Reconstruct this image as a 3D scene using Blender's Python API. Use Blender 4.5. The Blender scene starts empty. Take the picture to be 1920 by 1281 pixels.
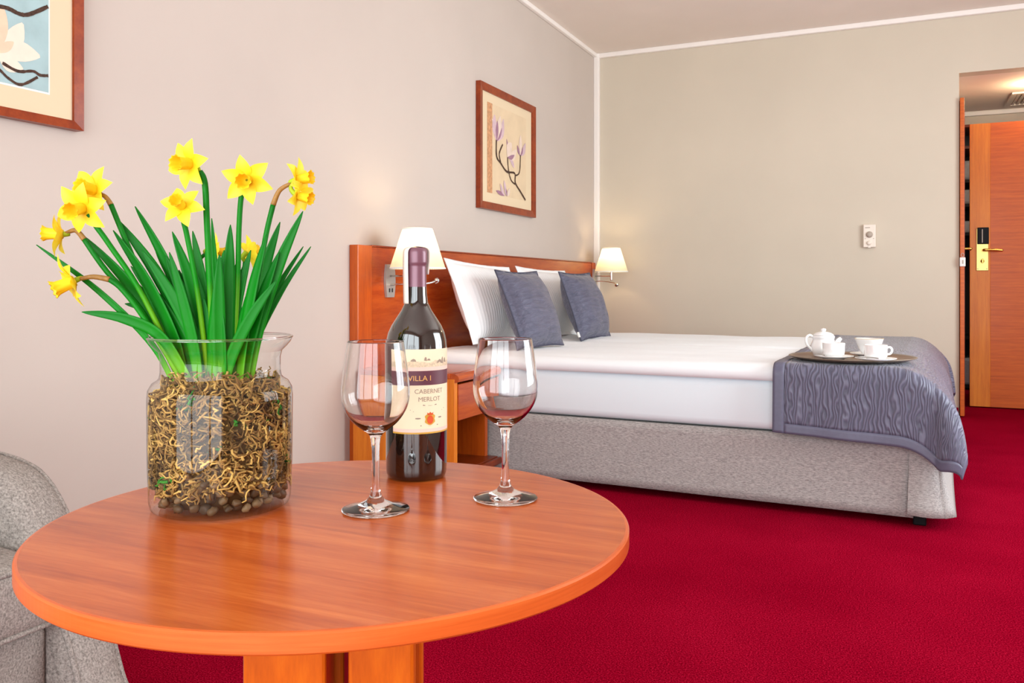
import bpy, bmesh, math, random
from mathutils import Vector, Matrix, noise
R = math.radians
PI = math.pi
scn = bpy.context.scene
COL = scn.collection

# ------------------------------------------------------------------ camera
cam_d = bpy.data.cameras.new('camera')
cam = bpy.data.objects.new('camera', cam_d)
COL.objects.link(cam)
cam.location = (2.17, -6.345, 0.86)
cam.rotation_euler = (R(90), 0, R(24.45))
cam_d.sensor_fit = 'HORIZONTAL'
cam_d.sensor_width = 36.0
cam_d.lens = 36.0 * 1600 / 1920
cam_d.shift_y = -(640.5 - 537.0) / 1920
cam_d.clip_start = 0.02
scn.camera = cam

# ------------------------------------------------------------------ world, daylight, exposure
world = bpy.data.worlds.new('world')
scn.world = world
world.use_nodes = True
wn = world.node_tree
bg = wn.nodes['Background']
bg.inputs['Color'].default_value = (0.86, 0.93, 1.0, 1)
bg.inputs['Strength'].default_value = 1.0


def area_light(name, loc, rot, sx, sy, power, color):
    d = bpy.data.lights.new(name, 'AREA')
    d.shape = 'RECTANGLE'
    d.size, d.size_y = sx, sy
    d.energy = power
    d.color = color
    o = bpy.data.objects.new(name, d)
    o.location = loc
    o.rotation_euler = rot
    COL.objects.link(o)
    return o


# daylight entering by the balcony window behind the camera
area_light('window_daylight', (1.95, -7.95, 1.25), (R(90), 0, 0), 3.5, 2.3, 112, (0.90, 0.97, 1.0))
# fill light added to even out the room, behind an invented right-wall window
area_light('added_side_fill', (4.62, -3.0, 1.45), (R(90), 0, R(90)), 3.0, 1.9, 128, (0.90, 0.97, 1.0))
scn.view_settings.view_transform = 'Standard'
scn.view_settings.look = 'None'
scn.view_settings.gamma = 1.0
scn.view_settings.use_curve_mapping = False
scn.view_settings.exposure = 0.3
scn.cycles.use_denoising = True
scn.cycles.diffuse_bounces = 6
scn.cycles.max_bounces = 14
scn.cycles.transparent_max_bounces = 24
scn.cycles.sample_clamp_indirect = 6.0


# ------------------------------------------------------------------ material helpers
def srgb(r, g, b):
    f = lambda c: (c / 255 / 12.92) if c / 255 <= 0.04045 else ((c / 255 + 0.055) / 1.055) ** 2.4
    return (f(r), f(g), f(b), 1.0)


MATS = {}


class NT:
    def __init__(s, name):
        s.m = bpy.data.materials.new(name)
        s.m.use_nodes = True
        s.t = s.m.node_tree
        s.b = s.t.nodes['Principled BSDF']
        s.out = s.t.nodes['Material Output']
        MATS[name] = s.m

    def n(s, typ, **kw):
        nd = s.t.nodes.new(typ)
        for k, v in kw.items():
            if hasattr(nd, k):
                setattr(nd, k, v)
            else:
                nd.inputs[k.replace('_', ' ')].default_value = v
        return nd

    def l(s, a, b):
        s.t.links.new(a, b)

    def coords(s, scale=(1, 1, 1), rot=(0, 0, 0), kind='Object'):
        tc = s.n('ShaderNodeTexCoord')
        mp = s.n('ShaderNodeMapping')
        mp.inputs['Scale'].default_value = scale
        mp.inputs['Rotation'].default_value = rot
        s.l(tc.outputs[kind], mp.inputs['Vector'])
        return mp.outputs['Vector']

    def noise(s, vec, scale, detail=4, rough=0.55, dist=0.0):
        nd = s.n('ShaderNodeTexNoise')
        nd.inputs['Scale'].default_value = scale
        nd.inputs['Detail'].default_value = detail
        nd.inputs['Roughness'].default_value = rough
        nd.inputs['Distortion'].default_value = dist
        s.l(vec, nd.inputs['Vector'])
        return nd.outputs['Fac']

    def ramp(s, fac, stops):
        r = s.n('ShaderNodeValToRGB')
        e = r.color_ramp.elements
        e[0].position, e[0].color = stops[0]
        e[1].position, e[1].color = stops[-1]
        for p, c in stops[1:-1]:
            k = e.new(p)
            k.color = c
        s.l(fac, r.inputs['Fac'])
        return r.outputs['Color']

    def bump(s, h, strength, dist=0.01):
        b = s.n('ShaderNodeBump')
        b.inputs['Strength'].default_value = strength
        b.inputs['Distance'].default_value = dist
        s.l(h, b.inputs['Height'])
        s.l(b.outputs['Normal'], s.b.inputs['Normal'])

    def set(s, **kw):
        for k, v in kw.items():
            s.b.inputs[k.replace('_', ' ')].default_value = v
        return s


def plain(name, col, rough=0.5, metal=0.0, spec=0.5, coat=0.0, nz=0.0, nscale=60):
    t = NT(name).set(Base_Color=col, Roughness=rough, Metallic=metal, Specular_IOR_Level=spec, Coat_Weight=coat)
    if nz:
        f = t.noise(t.coords(), nscale)
        lo = tuple(c * (1 - nz) for c in col[:3]) + (1,)
        hi = tuple(min(1, c * (1 + nz)) for c in col[:3]) + (1,)
        t.l(t.ramp(f, [(0.3, lo), (0.7, hi)]), t.b.inputs['Base Color'])
    return t.m


def paint(name, col):
    t = NT(name).set(Roughness=0.8, Specular_IOR_Level=0.2)
    v = t.coords()
    f = t.noise(v, 1.4, 3)
    lo = tuple(c * 0.97 for c in col[:3]) + (1,)
    hi = tuple(min(1, c * 1.03) for c in col[:3]) + (1,)
    t.l(t.ramp(f, [(0.3, lo), (0.7, hi)]), t.b.inputs['Base Color'])
    t.bump(t.noise(v, 220, 2), 0.04, 0.002)
    return t.m


def wood(name, dark, mid, light, scale=(1, 1, 1), rot=(0, 0, 0), rough=0.3, coat=0.25, fine=1.0):
    t = NT(name).set(Roughness=rough, Coat_Weight=coat * 0.6, Coat_Roughness=0.12, Specular_IOR_Level=0.35)
    v = t.coords(scale, rot)
    a = t.noise(v, 2.2, 6, 0.6, 0.6)
    b = t.noise(v, 14.0, 5, 0.7)
    mx = t.n('ShaderNodeMix', data_type='FLOAT')
    mx.inputs[0].default_value = 0.35 * fine
    t.l(a, mx.inputs[2])
    t.l(b, mx.inputs[3])
    t.l(t.ramp(mx.outputs[0], [(0.32, dark), (0.5, mid), (0.68, light)]), t.b.inputs['Base Color'])
    t.bump(b, 0.03, 0.002)
    return t.m


def fabric(name, lo, hi, stretch=(60, 240, 240), scale=1.0, bump=0.35, rough=0.9, cross=0.4):
    t = NT(name).set(Roughness=rough, Specular_IOR_Level=0.15)
    a = t.noise(t.coords(stretch), scale, 3, 0.7)
    b = t.noise(t.coords((stretch[2], stretch[1], stretch[0])), scale, 3, 0.7)
    mx = t.n('ShaderNodeMix', data_type='FLOAT')
    mx.inputs[0].default_value = cross
    t.l(a, mx.inputs[2])
    t.l(b, mx.inputs[3])
    t.l(t.ramp(mx.outputs[0], [(0.36, lo), (0.62, hi)]), t.b.inputs['Base Color'])
    t.bump(mx.outputs[0], bump, 0.003)
    return t.m


# ---- materials
paint('paint_left', srgb(201, 190, 180))
paint('paint_back', srgb(209, 199, 181))
paint('paint_ceiling', srgb(234, 224, 214))
paint('paint_hall', srgb(205, 196, 182))
plain('trim_white', srgb(245, 240, 234), 0.55)
t = NT('carpet').set(Roughness=1.0, Specular_IOR_Level=0.0)
v = t.coords()
f1 = t.noise(v, 260, 3, 0.7)
f2 = t.noise(v, 2.5, 4)
mx = t.n('ShaderNodeMix', data_type='FLOAT')
mx.inputs[0].default_value = 0.12
t.l(f1, mx.inputs[2]); t.l(f2, mx.inputs[3])
t.l(t.ramp(mx.outputs[0], [(0.36, srgb(92, 0, 18)), (0.5, srgb(138, 3, 31)), (0.64, srgb(184, 24, 58))]), t.b.inputs['Base Color'])
t.bump(f1, 0.6, 0.006)
WD, WM, WL = srgb(150, 52, 20), srgb(186, 80, 36), srgb(212, 108, 54)
wood('wood_table', srgb(158, 62, 20), srgb(190, 88, 32), srgb(212, 112, 48), (1.1, 16, 16), (0, 0, R(-32)), 0.26, 0.2)
wood('wood_edge', srgb(184, 74, 24), srgb(204, 90, 34), srgb(216, 106, 46), (1, 1, 30), (0, 0, 0), 0.3, 0.2)
wood('wood_post', srgb(176, 74, 11), srgb(208, 97, 14), srgb(228, 124, 24), (9, 9, 1.2), (0, 0, 0), 0.3, 0.25)
wood('wood_head', srgb(146, 53, 12), srgb(174, 72, 18), srgb(192, 88, 25), (12, 1.0, 10), (0, 0, 0), 0.26, 0.4)
wood('wood_head_v', srgb(162, 63, 13), srgb(188, 82, 18), srgb(206, 101, 27), (12, 12, 1.0), (0, 0, 0), 0.3, 0.3)
wood('wood_frame', srgb(112, 36, 8), srgb(136, 50, 11), srgb(160, 68, 18), (6, 6, 6), (0, 0, 0), 0.35, 0.2)
wood('wood_door', srgb(176, 74, 12), srgb(198, 90, 16), srgb(214, 107, 23), (1.5, 10, 34), (0, 0, 0), 0.4, 0.1)
wood('wood_stile', srgb(198, 101, 18), srgb(216, 120, 25), srgb(228, 138, 34), (24, 20, 1.2), (0, 0, 0), 0.4, 0.1)
wood('wood_dark', srgb(92, 28, 6), srgb(120, 42, 8), srgb(140, 55, 13), (8, 8, 1.5), (0, 0, 0), 0.35, 0.2)
fabric('fabric_bed', srgb(132, 129, 127), srgb(190, 186, 183), (80, 360, 480), 1.0, 0.3, cross=0.15)
fabric('fabric_chair', srgb(104, 97, 92), srgb(172, 163, 155), (150, 300, 300), 1.0, 0.4)
t = NT('linen_white').set(Base_Color=srgb(236, 242, 245), Roughness=0.85, Specular_IOR_Level=0.15, Sheen_Weight=0.1)
t.bump(t.noise(t.coords((3, 14, 3)), 2.0, 4), 0.12, 0.02)
plain('linen_flat', srgb(228, 242, 247), 0.85, spec=0.15)
t = NT('linen_ribbed').set(Base_Color=srgb(238, 240, 241), Roughness=0.8, Specular_IOR_Level=0.2)
wv = t.n('ShaderNodeTexWave', bands_direction='X')
wv.inputs['Scale'].default_value = 17
wv.inputs['Distortion'].default_value = 1.0
wv.inputs['Detail'].default_value = 1.0
t.l(t.coords(), wv.inputs['Vector'])
t.bump(wv.outputs['Fac'], 0.22, 0.006)
SL, SH = srgb(72, 73, 92), srgb(96, 96, 116)
t = NT('satin_cushion').set(Roughness=0.45, Specular_IOR_Level=0.35, Sheen_Weight=0.2)
v = t.coords((2.5, 13, 9))
f = t.noise(v, 5, 4, 0.6, 0.6)
t.l(t.ramp(f, [(0.3, SL), (0.7, SH)]), t.b.inputs['Base Color'])
t.bump(f, 0.5, 0.02)
plain('satin_piping', srgb(58, 60, 80), 0.5)
t = NT('quilt').set(Roughness=0.42, Specular_IOR_Level=0.4, Sheen_Weight=0.2)
tc = t.n('ShaderNodeTexCoord')
mp = t.n('ShaderNodeMapping')
mp.inputs['Scale'].default_value = (1, 0.40, 1)
t.l(tc.outputs['UV'], mp.inputs['Vector'])
wv = t.n('ShaderNodeTexWave', bands_direction='X')
wv.inputs['Scale'].default_value = 24
wv.inputs['Distortion'].default_value = 12.0
wv.inputs['Detail'].default_value = 1.0
wv.inputs['Detail Scale'].default_value = 1.3
t.l(mp.outputs['Vector'], wv.inputs['Vector'])
t.l(t.ramp(wv.outputs['Fac'], [(0.0, srgb(78, 79, 98)), (1.0, srgb(106, 107, 128))]), t.b.inputs['Base Color'])
t.bump(wv.outputs['Fac'], 0.38, 0.008)
plain('quilt_hem', srgb(94, 95, 116), 0.45, nz=0.06)
plain('chrome', srgb(205, 203, 200), 0.12, 1.0)
plain('steel', srgb(178, 176, 172), 0.35, 0.4)
plain('brass', srgb(216, 180, 90), 0.22, 1.0)
plain('brass_plate', srgb(226, 200, 120), 0.35, 0.85)
plain('black_gloss', srgb(12, 11, 14), 0.5, spec=0.15)
plain('dark_slot', srgb(20, 20, 22), 0.6)
plain('plastic_ivory', srgb(236, 226, 212), 0.45)
plain('plastic_grey', srgb(176, 164, 150), 0.5)
plain('plastic_white', srgb(238, 236, 232), 0.4)
plain('porcelain', srgb(240, 241, 240), 0.12, coat=0.5)
plain('porcelain_rim', srgb(214, 186, 140), 0.2, coat=0.4)
plain('tray_brown', srgb(112, 80, 58), 0.35, nz=0.15)
plain('tray_edge', srgb(128, 112, 96), 0.35)
plain('card_mat', srgb(226, 207, 174), 0.8, spec=0.2)
plain('card_white', srgb(250, 246, 238), 0.7, spec=0.2)
plain('print_sand', srgb(222, 200, 166), 0.8, spec=0.2, nz=0.05, nscale=9)
plain('print_strip', srgb(200, 150, 110), 0.8, spec=0.2, nz=0.25, nscale=60)
plain('print_blue', srgb(168, 196, 198), 0.8, spec=0.2, nz=0.08, nscale=14)
plain('petal_lilac', srgb(206, 180, 186), 0.8, spec=0.2, nz=0.12, nscale=25)
plain('petal_mauve', srgb(160, 122, 140), 0.8, spec=0.2, nz=0.12, nscale=25)
plain('petal_cream', srgb(226, 206, 190), 0.8, spec=0.2, nz=0.06, nscale=25)
plain('petal_peach', srgb(236, 204, 176), 0.8, spec=0.2, nz=0.06, nscale=25)
plain('petal_ivory', srgb(240, 224, 206), 0.8, spec=0.2, nz=0.04, nscale=25)
plain('print_twig', srgb(78, 58, 48), 0.8, spec=0.2, nz=0.4, nscale=150)
plain('bulb_black', srgb(30, 26, 26), 0.5)
plain('grey_cloth', srgb(176, 180, 186), 0.8, nz=0.1)
plain('bottle_glass', srgb(20, 10, 8), 0.04, spec=0.8, coat=1.0)
plain('capsule', srgb(120, 78, 92), 0.36, 0.25, coat=0.2)
plain('paper_label', srgb(240, 222, 190), 0.6, spec=0.3)
plain('paper_pink', srgb(236, 204, 190), 0.6, spec=0.3)
plain('paper_scene', srgb(216, 196, 166), 0.6, spec=0.3, nz=0.2, nscale=300)
plain('paper_scene_dark', srgb(158, 140, 124), 0.6, spec=0.3)
plain('band_purple', srgb(96, 48, 62), 0.5)
plain('ink_gold', srgb(226, 172, 96), 0.4)
plain('ink_grey', srgb(150, 132, 116), 0.6)
plain('crest_red', srgb(214, 84, 38), 0.5)
plain('crest_gold', srgb(206, 158, 60), 0.45)
plain('paper_tax', srgb(236, 220, 208), 0.6, spec=0.3, nz=0.05, nscale=200)
plain('stem_brown', srgb(150, 108, 48), 0.6, nz=0.2, nscale=200)
plain('vent_white', srgb(226, 216, 204), 0.5)
t = NT('bulb_glow').set(Base_Color=(1, 0.8, 0.5, 1), Emission_Color=(1.0, 0.78, 0.45, 1), Emission_Strength=6)
# pleated lamp shade cloth: light shows through
t = NT('shade_cloth')
t.t.nodes.remove(t.b)
df = t.n('ShaderNodeBsdfDiffuse'); df.inputs['Color'].default_value = srgb(248, 240, 222)
tl = t.n('ShaderNodeBsdfTranslucent'); tl.inputs['Color'].default_value = srgb(250, 240, 214)
ms = t.n('ShaderNodeMixShader'); ms.inputs[0].default_value = 0.55
t.l(df.outputs[0], ms.inputs[1]); t.l(tl.outputs[0], ms.inputs[2]); t.l(ms.outputs[0], t.out.inputs[0])


def thin_glass(name, tint, edge, boost=1.0):
    t = NT(name)
    t.t.nodes.remove(t.b)
    lw = t.n('ShaderNodeLayerWeight'); lw.inputs['Blend'].default_value = 0.28
    cr = t.ramp(lw.outputs['Facing'], [(0.0, tint), (0.55, tint), (1.0, edge)])
    tr = t.n('ShaderNodeBsdfTransparent')
    t.l(cr, tr.inputs['Color'])
    gl = t.n('ShaderNodeBsdfGlossy'); gl.inputs['Roughness'].default_value = 0.02
    pw = t.n('ShaderNodeMath', operation='POWER'); pw.inputs[1].default_value = 4.0
    lf = t.n('ShaderNodeLayerWeight'); lf.inputs['Blend'].default_value = 0.5
    t.l(lf.outputs['Facing'], pw.inputs[0])
    mm = t.n('ShaderNodeMath', operation='MULTIPLY_ADD'); mm.inputs[1].default_value = 0.6 * boost; mm.inputs[2].default_value = 0.035
    t.l(pw.outputs[0], mm.inputs[0])
    ms = t.n('ShaderNodeMixShader')
    t.l(mm.outputs[0], ms.inputs[0]); t.l(tr.outputs[0], ms.inputs[1]); t.l(gl.outputs[0], ms.inputs[2])
    t.l(ms.outputs[0], t.out.inputs[0])
    return t.m


thin_glass('vase_glass', (0.985, 0.99, 0.98, 1), (0.32, 0.34, 0.31, 1), 1.2)
t = NT('wine_glass')
t.t.nodes.remove(t.b)
g = t.n('ShaderNodeBsdfGlass'); g.inputs['IOR'].default_value = 1.48; g.inputs['Roughness'].default_value = 0.0
g.inputs['Color'].default_value = (0.985, 0.985, 0.985, 1)
t.l(g.outputs[0], t.out.inputs[0])


def attr_mat(name, stops, rough=0.5, attr='t', trans=0.0, spec=0.4, nz=None):
    t = NT(name).set(Roughness=rough, Specular_IOR_Level=spec)
    a = t.n('ShaderNodeAttribute'); a.attribute_name = attr
    c = t.ramp(a.outputs['Fac'], stops)
    t.l(c, t.b.inputs['Base Color'])
    if trans:
        tl = t.n('ShaderNodeBsdfTranslucent'); t.l(c, tl.inputs['Color'])
        ms = t.n('ShaderNodeMixShader'); ms.inputs[0].default_value = trans
        t.l(t.b.outputs[0], ms.inputs[1]); t.l(tl.outputs[0], ms.inputs[2]); t.l(ms.outputs[0], t.out.inputs[0])
    return t.m


attr_mat('leaf_green', [(0.0, srgb(176, 198, 40)), (0.16, srgb(120, 190, 24)), (0.30, srgb(10, 140, 14)), (1.0, srgb(0, 112, 22))], 0.5, trans=0.2, spec=0.25)
attr_mat('petal_yellow', [(0.0, srgb(250, 216, 30)), (0.35, srgb(252, 226, 40)), (1.0, srgb(253, 234, 70))], 0.5, trans=0.25)
attr_mat('trumpet_yellow', [(0.0, srgb(254, 228, 50)), (1.0, srgb(254, 218, 34))], 0.5, trans=0.25)
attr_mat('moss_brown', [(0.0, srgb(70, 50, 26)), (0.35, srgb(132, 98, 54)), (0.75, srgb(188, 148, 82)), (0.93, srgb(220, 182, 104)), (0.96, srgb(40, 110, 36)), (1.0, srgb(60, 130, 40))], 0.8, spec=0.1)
attr_mat('pebble_stone', [(0.0, srgb(60, 42, 22)), (0.5, srgb(92, 68, 40)), (1.0, srgb(140, 112, 78))], 0.6)


def M(n):
    return MATS[n]


# ------------------------------------------------------------------ object helpers
def thing(name, label, cat, loc=(0, 0, 0), rotz=0.0, group=None):
    o = bpy.data.objects.new(name, None)
    o.empty_display_size = 0.05
    COL.objects.link(o)
    o.location = loc
    o.rotation_euler = (0, 0, rotz)
    o['label'] = label
    o['category'] = cat
    if group:
        o['group'] = group
    return o


def tag(o, label, cat, group=None, kind=None):
    o['label'] = label
    o['category'] = cat
    if group:
        o['group'] = group
    if kind:
        o['kind'] = kind
    return o


def link(name, me, mat, parent=None, loc=None, rot=None, smooth=True, kind=None, label=None):
    if mat and not me.materials:
        me.materials.append(M(mat))
    if smooth:
        me.polygons.foreach_set('use_smooth', [True] * len(me.polygons))
    o = bpy.data.objects.new(name, me)
    COL.objects.link(o)
    if parent:
        o.parent = parent
    if loc is not None:
        o.location = loc
    if rot is not None:
        o.rotation_euler = rot
    if kind:
        o['kind'] = kind
    if label:
        o['label'] = label
    return o


def obj(name, bm, mat, parent=None, loc=None, rot=None, smooth=False, kind=None, label=None):
    bmesh.ops.recalc_face_normals(bm, faces=bm.faces)
    me = bpy.data.meshes.new(name)
    bm.to_mesh(me)
    bm.free()
    return link(name, me, mat, parent, loc, rot, smooth, kind, label)


def pyd(name, verts, faces, mat, parent=None, loc=None, rot=None, smooth=True, att=None, kind=None, label=None):
    me = bpy.data.meshes.new(name)
    me.from_pydata([tuple(v) for v in verts], [], faces)
    if att is not None:
        a = me.attributes.new('t', 'FLOAT', 'POINT')
        a.data.foreach_set('value', att)
    me.update()
    return link(name, me, mat, parent, loc, rot, smooth, kind, label)


def bx(bm, lo, hi, bev=0.0, seg=2):
    r = bmesh.ops.create_cube(bm, size=1.0)
    vs = r['verts']
    c = [(a + b) / 2 for a, b in zip(lo, hi)]
    s = [b - a for a, b in zip(lo, hi)]
    for v in vs:
        v.co = Vector((c[0] + v.co.x * s[0], c[1] + v.co.y * s[1], c[2] + v.co.z * s[2]))
    if bev:
        es = list({e for v in vs for e in v.link_edges})
        bmesh.ops.bevel(bm, geom=es, offset=bev, segments=seg, profile=0.5, affect='EDGES')


def box(name, lo, hi, mat, parent=None, bev=0.0, seg=2, kind=None, label=None, loc=None, rot=None, smooth=False):
    bm = bmesh.new()
    bx(bm, lo, hi, bev, seg)
    return obj(name, bm, mat, parent, loc, rot, smooth, kind, label)


def lathe_data(prof, n=48, ripple=None, cap0=False, cap1=False):
    vs, fs = [], []
    for k, (r, z) in enumerate(prof):
        for i in range(n):
            a = 2 * PI * i / n
            rr = r * (1 + (ripple * math.cos(i * PI) if ripple else 0))
            vs.append((rr * math.cos(a), rr * math.sin(a), z))
    for k in range(len(prof) - 1):
        for i in range(n):
            j = (i + 1) % n
            fs.append((k * n + i, k * n + j, (k + 1) * n + j, (k + 1) * n + i))
    if cap0:
        fs.append(tuple(range(n - 1, -1, -1)))
    if cap1:
        b = (len(prof) - 1) * n
        fs.append(tuple(range(b, b + n)))
    return vs, fs


def lathe(name, prof, mat, parent=None, n=48, loc=None, rot=None, ripple=None, cap0=False, cap1=False, smooth=True, label=None):
    vs, fs = lathe_data(prof, n, ripple, cap0, cap1)
    return pyd(name, vs, fs, mat, parent, loc, rot, smooth, label=label)


def smooth_path(pts, sub=6):
    """Catmull-Rom through pts"""
    P = [Vector(p) for p in pts]
    if len(P) < 3:
        return P
    out = []
    for i in range(len(P) - 1):
        p0 = P[max(i - 1, 0)]; p1 = P[i]; p2 = P[i + 1]; p3 = P[min(i + 2, len(P) - 1)]
        for k in range(sub):
            t = k / sub
            out.append(0.5 * ((2 * p1) + (p2 - p0) * t + (2 * p0 - 5 * p1 + 4 * p2 - p3) * t * t + (3 * p1 - p0 - 3 * p2 + p3) * t ** 3))
    out.append(P[-1])
    return out


def tube_data(path, rad, n=8, cap=True):
    P = [Vector(p) for p in path]
    m = len(P)
    rf = rad if callable(rad) else (lambda t: rad)
    vs, fs = [], []
    up = Vector((0, 0, 1))
    prev = None
    for i, p in enumerate(P):
        d = (P[min(i + 1, m - 1)] - P[max(i - 1, 0)]).normalized()
        if prev is None:
            a = d.cross(up)
            if a.length < 1e-3:
                a = d.cross(Vector((1, 0, 0)))
            a.normalize()
        else:
            a = (prev - d * prev.dot(d)).normalized()
        prev = a
        b = d.cross(a)
        r = rf(i / (m - 1))
        for k in range(n):
            t = 2 * PI * k / n
            vs.append(p + a * (r * math.cos(t)) + b * (r * math.sin(t)))
    for i in range(m - 1):
        for k in range(n):
            j = (k + 1) % n
            fs.append((i * n + k, i * n + j, (i + 1) * n + j, (i + 1) * n + k))
    if cap:
        fs.append(tuple(range(n - 1, -1, -1)))
        fs.append(tuple(range((m - 1) * n, m * n)))
    return vs, fs


def tube(name, path, rad, mat, parent=None, n=10, loc=None, rot=None, sub=6, att=False, label=None):
    p = smooth_path(path, sub)
    vs, fs = tube_data(p, rad, n)
    a = None
    if att:
        a = [i // n / (len(p) - 1) for i in range(len(vs))]
    return pyd(name, vs, fs, mat, parent, loc, rot, True, a, label=label)


def grid_data(fn, nu, nv):
    vs = [fn(i / nu, j / nv) for i in range(nu + 1) for j in range(nv + 1)]
    fs = [(i * (nv + 1) + j, (i + 1) * (nv + 1) + j, (i + 1) * (nv + 1) + j + 1, i * (nv + 1) + j + 1) for i in range(nu) for j in range(nv)]
    return vs, fs


def poly_data(pts, closed=True):
    return [Vector(p) for p in pts], [tuple(range(len(pts)))]


def copy_tree(o, parent=None):
    c = o.copy()
    COL.objects.link(c)
    c.parent = parent
    for ch in list(o.children):
        copy_tree(ch, c)
    return c


def struct(o):
    o['kind'] = 'structure'
    return o


# ================================================================== SETTING
H = 2.67
XR, YF = 4.3, -7.7
HX0, HX1, HY1, HZ = 2.525, 3.62, 1.46, 2.267
box('floor', (-0.15, YF - 1.2, -0.1), (XR + 0.15, HY1 + 0.9, 0.0), 'carpet', kind='structure')
box('ceiling', (-0.15, YF - 0.15, H), (XR + 0.15, 0.12, H + 0.12), 'paint_ceiling', kind='structure')
box('wall_left', (-0.15, YF - 0.15, 0), (0, 0.12, H), 'paint_left', kind='structure')
bm = bmesh.new()
bx(bm, (0, 0, 0), (HX0, 0.12, H))
bx(bm, (HX0, 0, HZ), (HX1, 0.12, H))
bx(bm, (HX1, 0, 0), (XR, 0.12, H))
obj('wall_back', bm, 'paint_back', kind='structure')
bm = bmesh.new()
bx(bm, (XR, YF - 0.15, 0), (XR + 0.15, -4.5, H)); bx(bm, (XR, -1.5, 0), (XR + 0.15, 0.12, H))
bx(bm, (XR, -4.5, 0), (XR + 0.15, -1.5, 0.5)); bx(bm, (XR, -4.5, 2.4), (XR + 0.15, -1.5, H))
obj('wall_right', bm, 'paint_left', kind='structure')
w = struct(bpy.data.objects.new('window_added', None)); COL.objects.link(w); w.location = (XR + 0.07, -3.0, 0)  # window invented here, frame and mullions too, to let in the side fill
bm = bmesh.new()
bx(bm, (-0.03, -1.5, 0.5), (0.03, 1.5, 0.57)); bx(bm, (-0.03, -1.5, 2.33), (0.03, 1.5, 2.4))
obj('window_frame', bm, 'trim_white', w)
for k in range(3):
    y = -1.5 + k * 1.465
    box('window_mullion', (-0.035, y, 0.57), (0.035, y + 0.07, 2.33), 'trim_white', w)
bm = bmesh.new()
bx(bm, (0, YF - 0.15, 0), (0.2, YF, H))
bx(bm, (3.7, YF - 0.15, 0), (XR, YF, H))
bx(bm, (0.2, YF - 0.15, 2.4), (3.7, YF, H))
obj('wall_front', bm, 'paint_left', kind='structure')
w = struct(bpy.data.objects.new('window_1', None)); COL.objects.link(w); w.location = (1.95, YF - 0.07, 0)
bm = bmesh.new()
bx(bm, (-1.75, -0.03, 0.0), (1.75, 0.03, 0.08))
bx(bm, (-1.75, -0.03, 2.32), (1.75, 0.03, 2.4))
obj('window_frame', bm, 'trim_white', w)
for k in range(4):
    x = -1.75 + k * (3.42 / 3)
    box('window_mullion', (x, -0.035, 0.08), (x + 0.08, 0.035, 2.32), 'trim_white', w)
# hall
box('wall_hall_left', (HX0 - 0.12, 0.12, 0), (HX0, HY1, HZ), 'paint_hall', kind='structure')
box('wall_hall_right', (HX1, 0.12, 0), (HX1 + 0.12, HY1, HZ), 'paint_hall', kind='structure')
bm = bmesh.new()
bx(bm, (HX1 - 0.05, HY1, 0), (HX1 + 0.12, HY1 + 0.1, HZ))
bx(bm, (HX0 - 0.12, HY1, 2.165), (HX1 - 0.05, HY1 + 0.1, HZ))
obj('wall_hall_end', bm, 'paint_hall', kind='structure')
box('ceiling_hall', (HX0 - 0.12, 0.12, HZ), (HX1 + 0.12, HY1 + 0.1, HZ + 0.1), 'paint_ceiling', kind='structure')
box('trim_1', (0.0, -0.042, 0), (0.042, 0.0, H), 'trim_white', kind='structure', bev=0.006)
box('trim_2', (0.0, -0.035, H - 0.035), (XR, 0.0, H), 'trim_white', kind='structure', bev=0.006)
box('trim_3', (0.0, YF, H - 0.03), (0.03, -0.035, H), 'trim_white', kind='structure', bev=0.006)
box('trim_4', (HX0, HY1 - 0.03, HZ - 0.037), (HX1, HY1, HZ), 'trim_white', kind='structure', bev=0.006)
box('trim_5', (HX0, HY1 - 0.02, 2.145), (HX1, HY1 + 0.06, 2.165), 'wood_frame', kind='structure')
box('baseboard_back', (0.042, -0.012, 0), (HX0 - 0.004, 0.0, 0.06), 'carpet', kind='structure')
box('baseboard_left', (0.0, YF, 0), (0.012, -0.042, 0.06), 'carpet', kind='structure')

# entry door leaf, standing open across the hall
d = struct(bpy.data.objects.new('door_1', None)); COL.objects.link(d); d.location = (2.622, 0.53, 0.008)
box('stile', (0, 0, 0), (0.128, 0.042, 2.005), 'wood_stile', d, 0.002)
box('panel', (0.128, 0.001, 0), (0.95, 0.042, 2.005), 'wood_door', d, 0.001)
pl = box('lock_plate', (0.040, -0.008, 0.962), (0.116, 0.0, 1.262), 'brass_plate', d, 0.003)
box('card_reader', (0.046, -0.02, 1.15), (0.118, -0.008, 1.268), 'black_gloss', pl, 0.004)
box('card_slot', (0.074, -0.0215, 1.16), (0.080, -0.020, 1.255), 'plastic_grey', pl)
lathe('thumb_turn', [(0.0001, 0.0), (0.012, 0.0), (0.012, 0.012), (0.009, 0.016), (0.0001, 0.016)], 'brass', pl, 16, (0.078, -0.008, 1.03), (R(90), 0, 0))
box('turn_bar', (0.072, -0.032, 1.016), (0.084, -0.018, 1.046), 'brass', pl, 0.003)
for sx in (0.05, 0.106):
    lathe('screw', [(0.0001, 0), (0.004, 0), (0.0035, 0.002), (0.0001, 0.002)], 'steel', pl, 10, (sx, -0.008, 0.975), (R(90), 0, 0))
tube('handle', [(0.085, -0.004, 1.107), (0.085, -0.05, 1.107), (0.105, -0.058, 1.107), (0.15, -0.056, 1.106), (0.2, -0.05, 1.103)], 0.0095, 'brass', d, 10)
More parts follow.
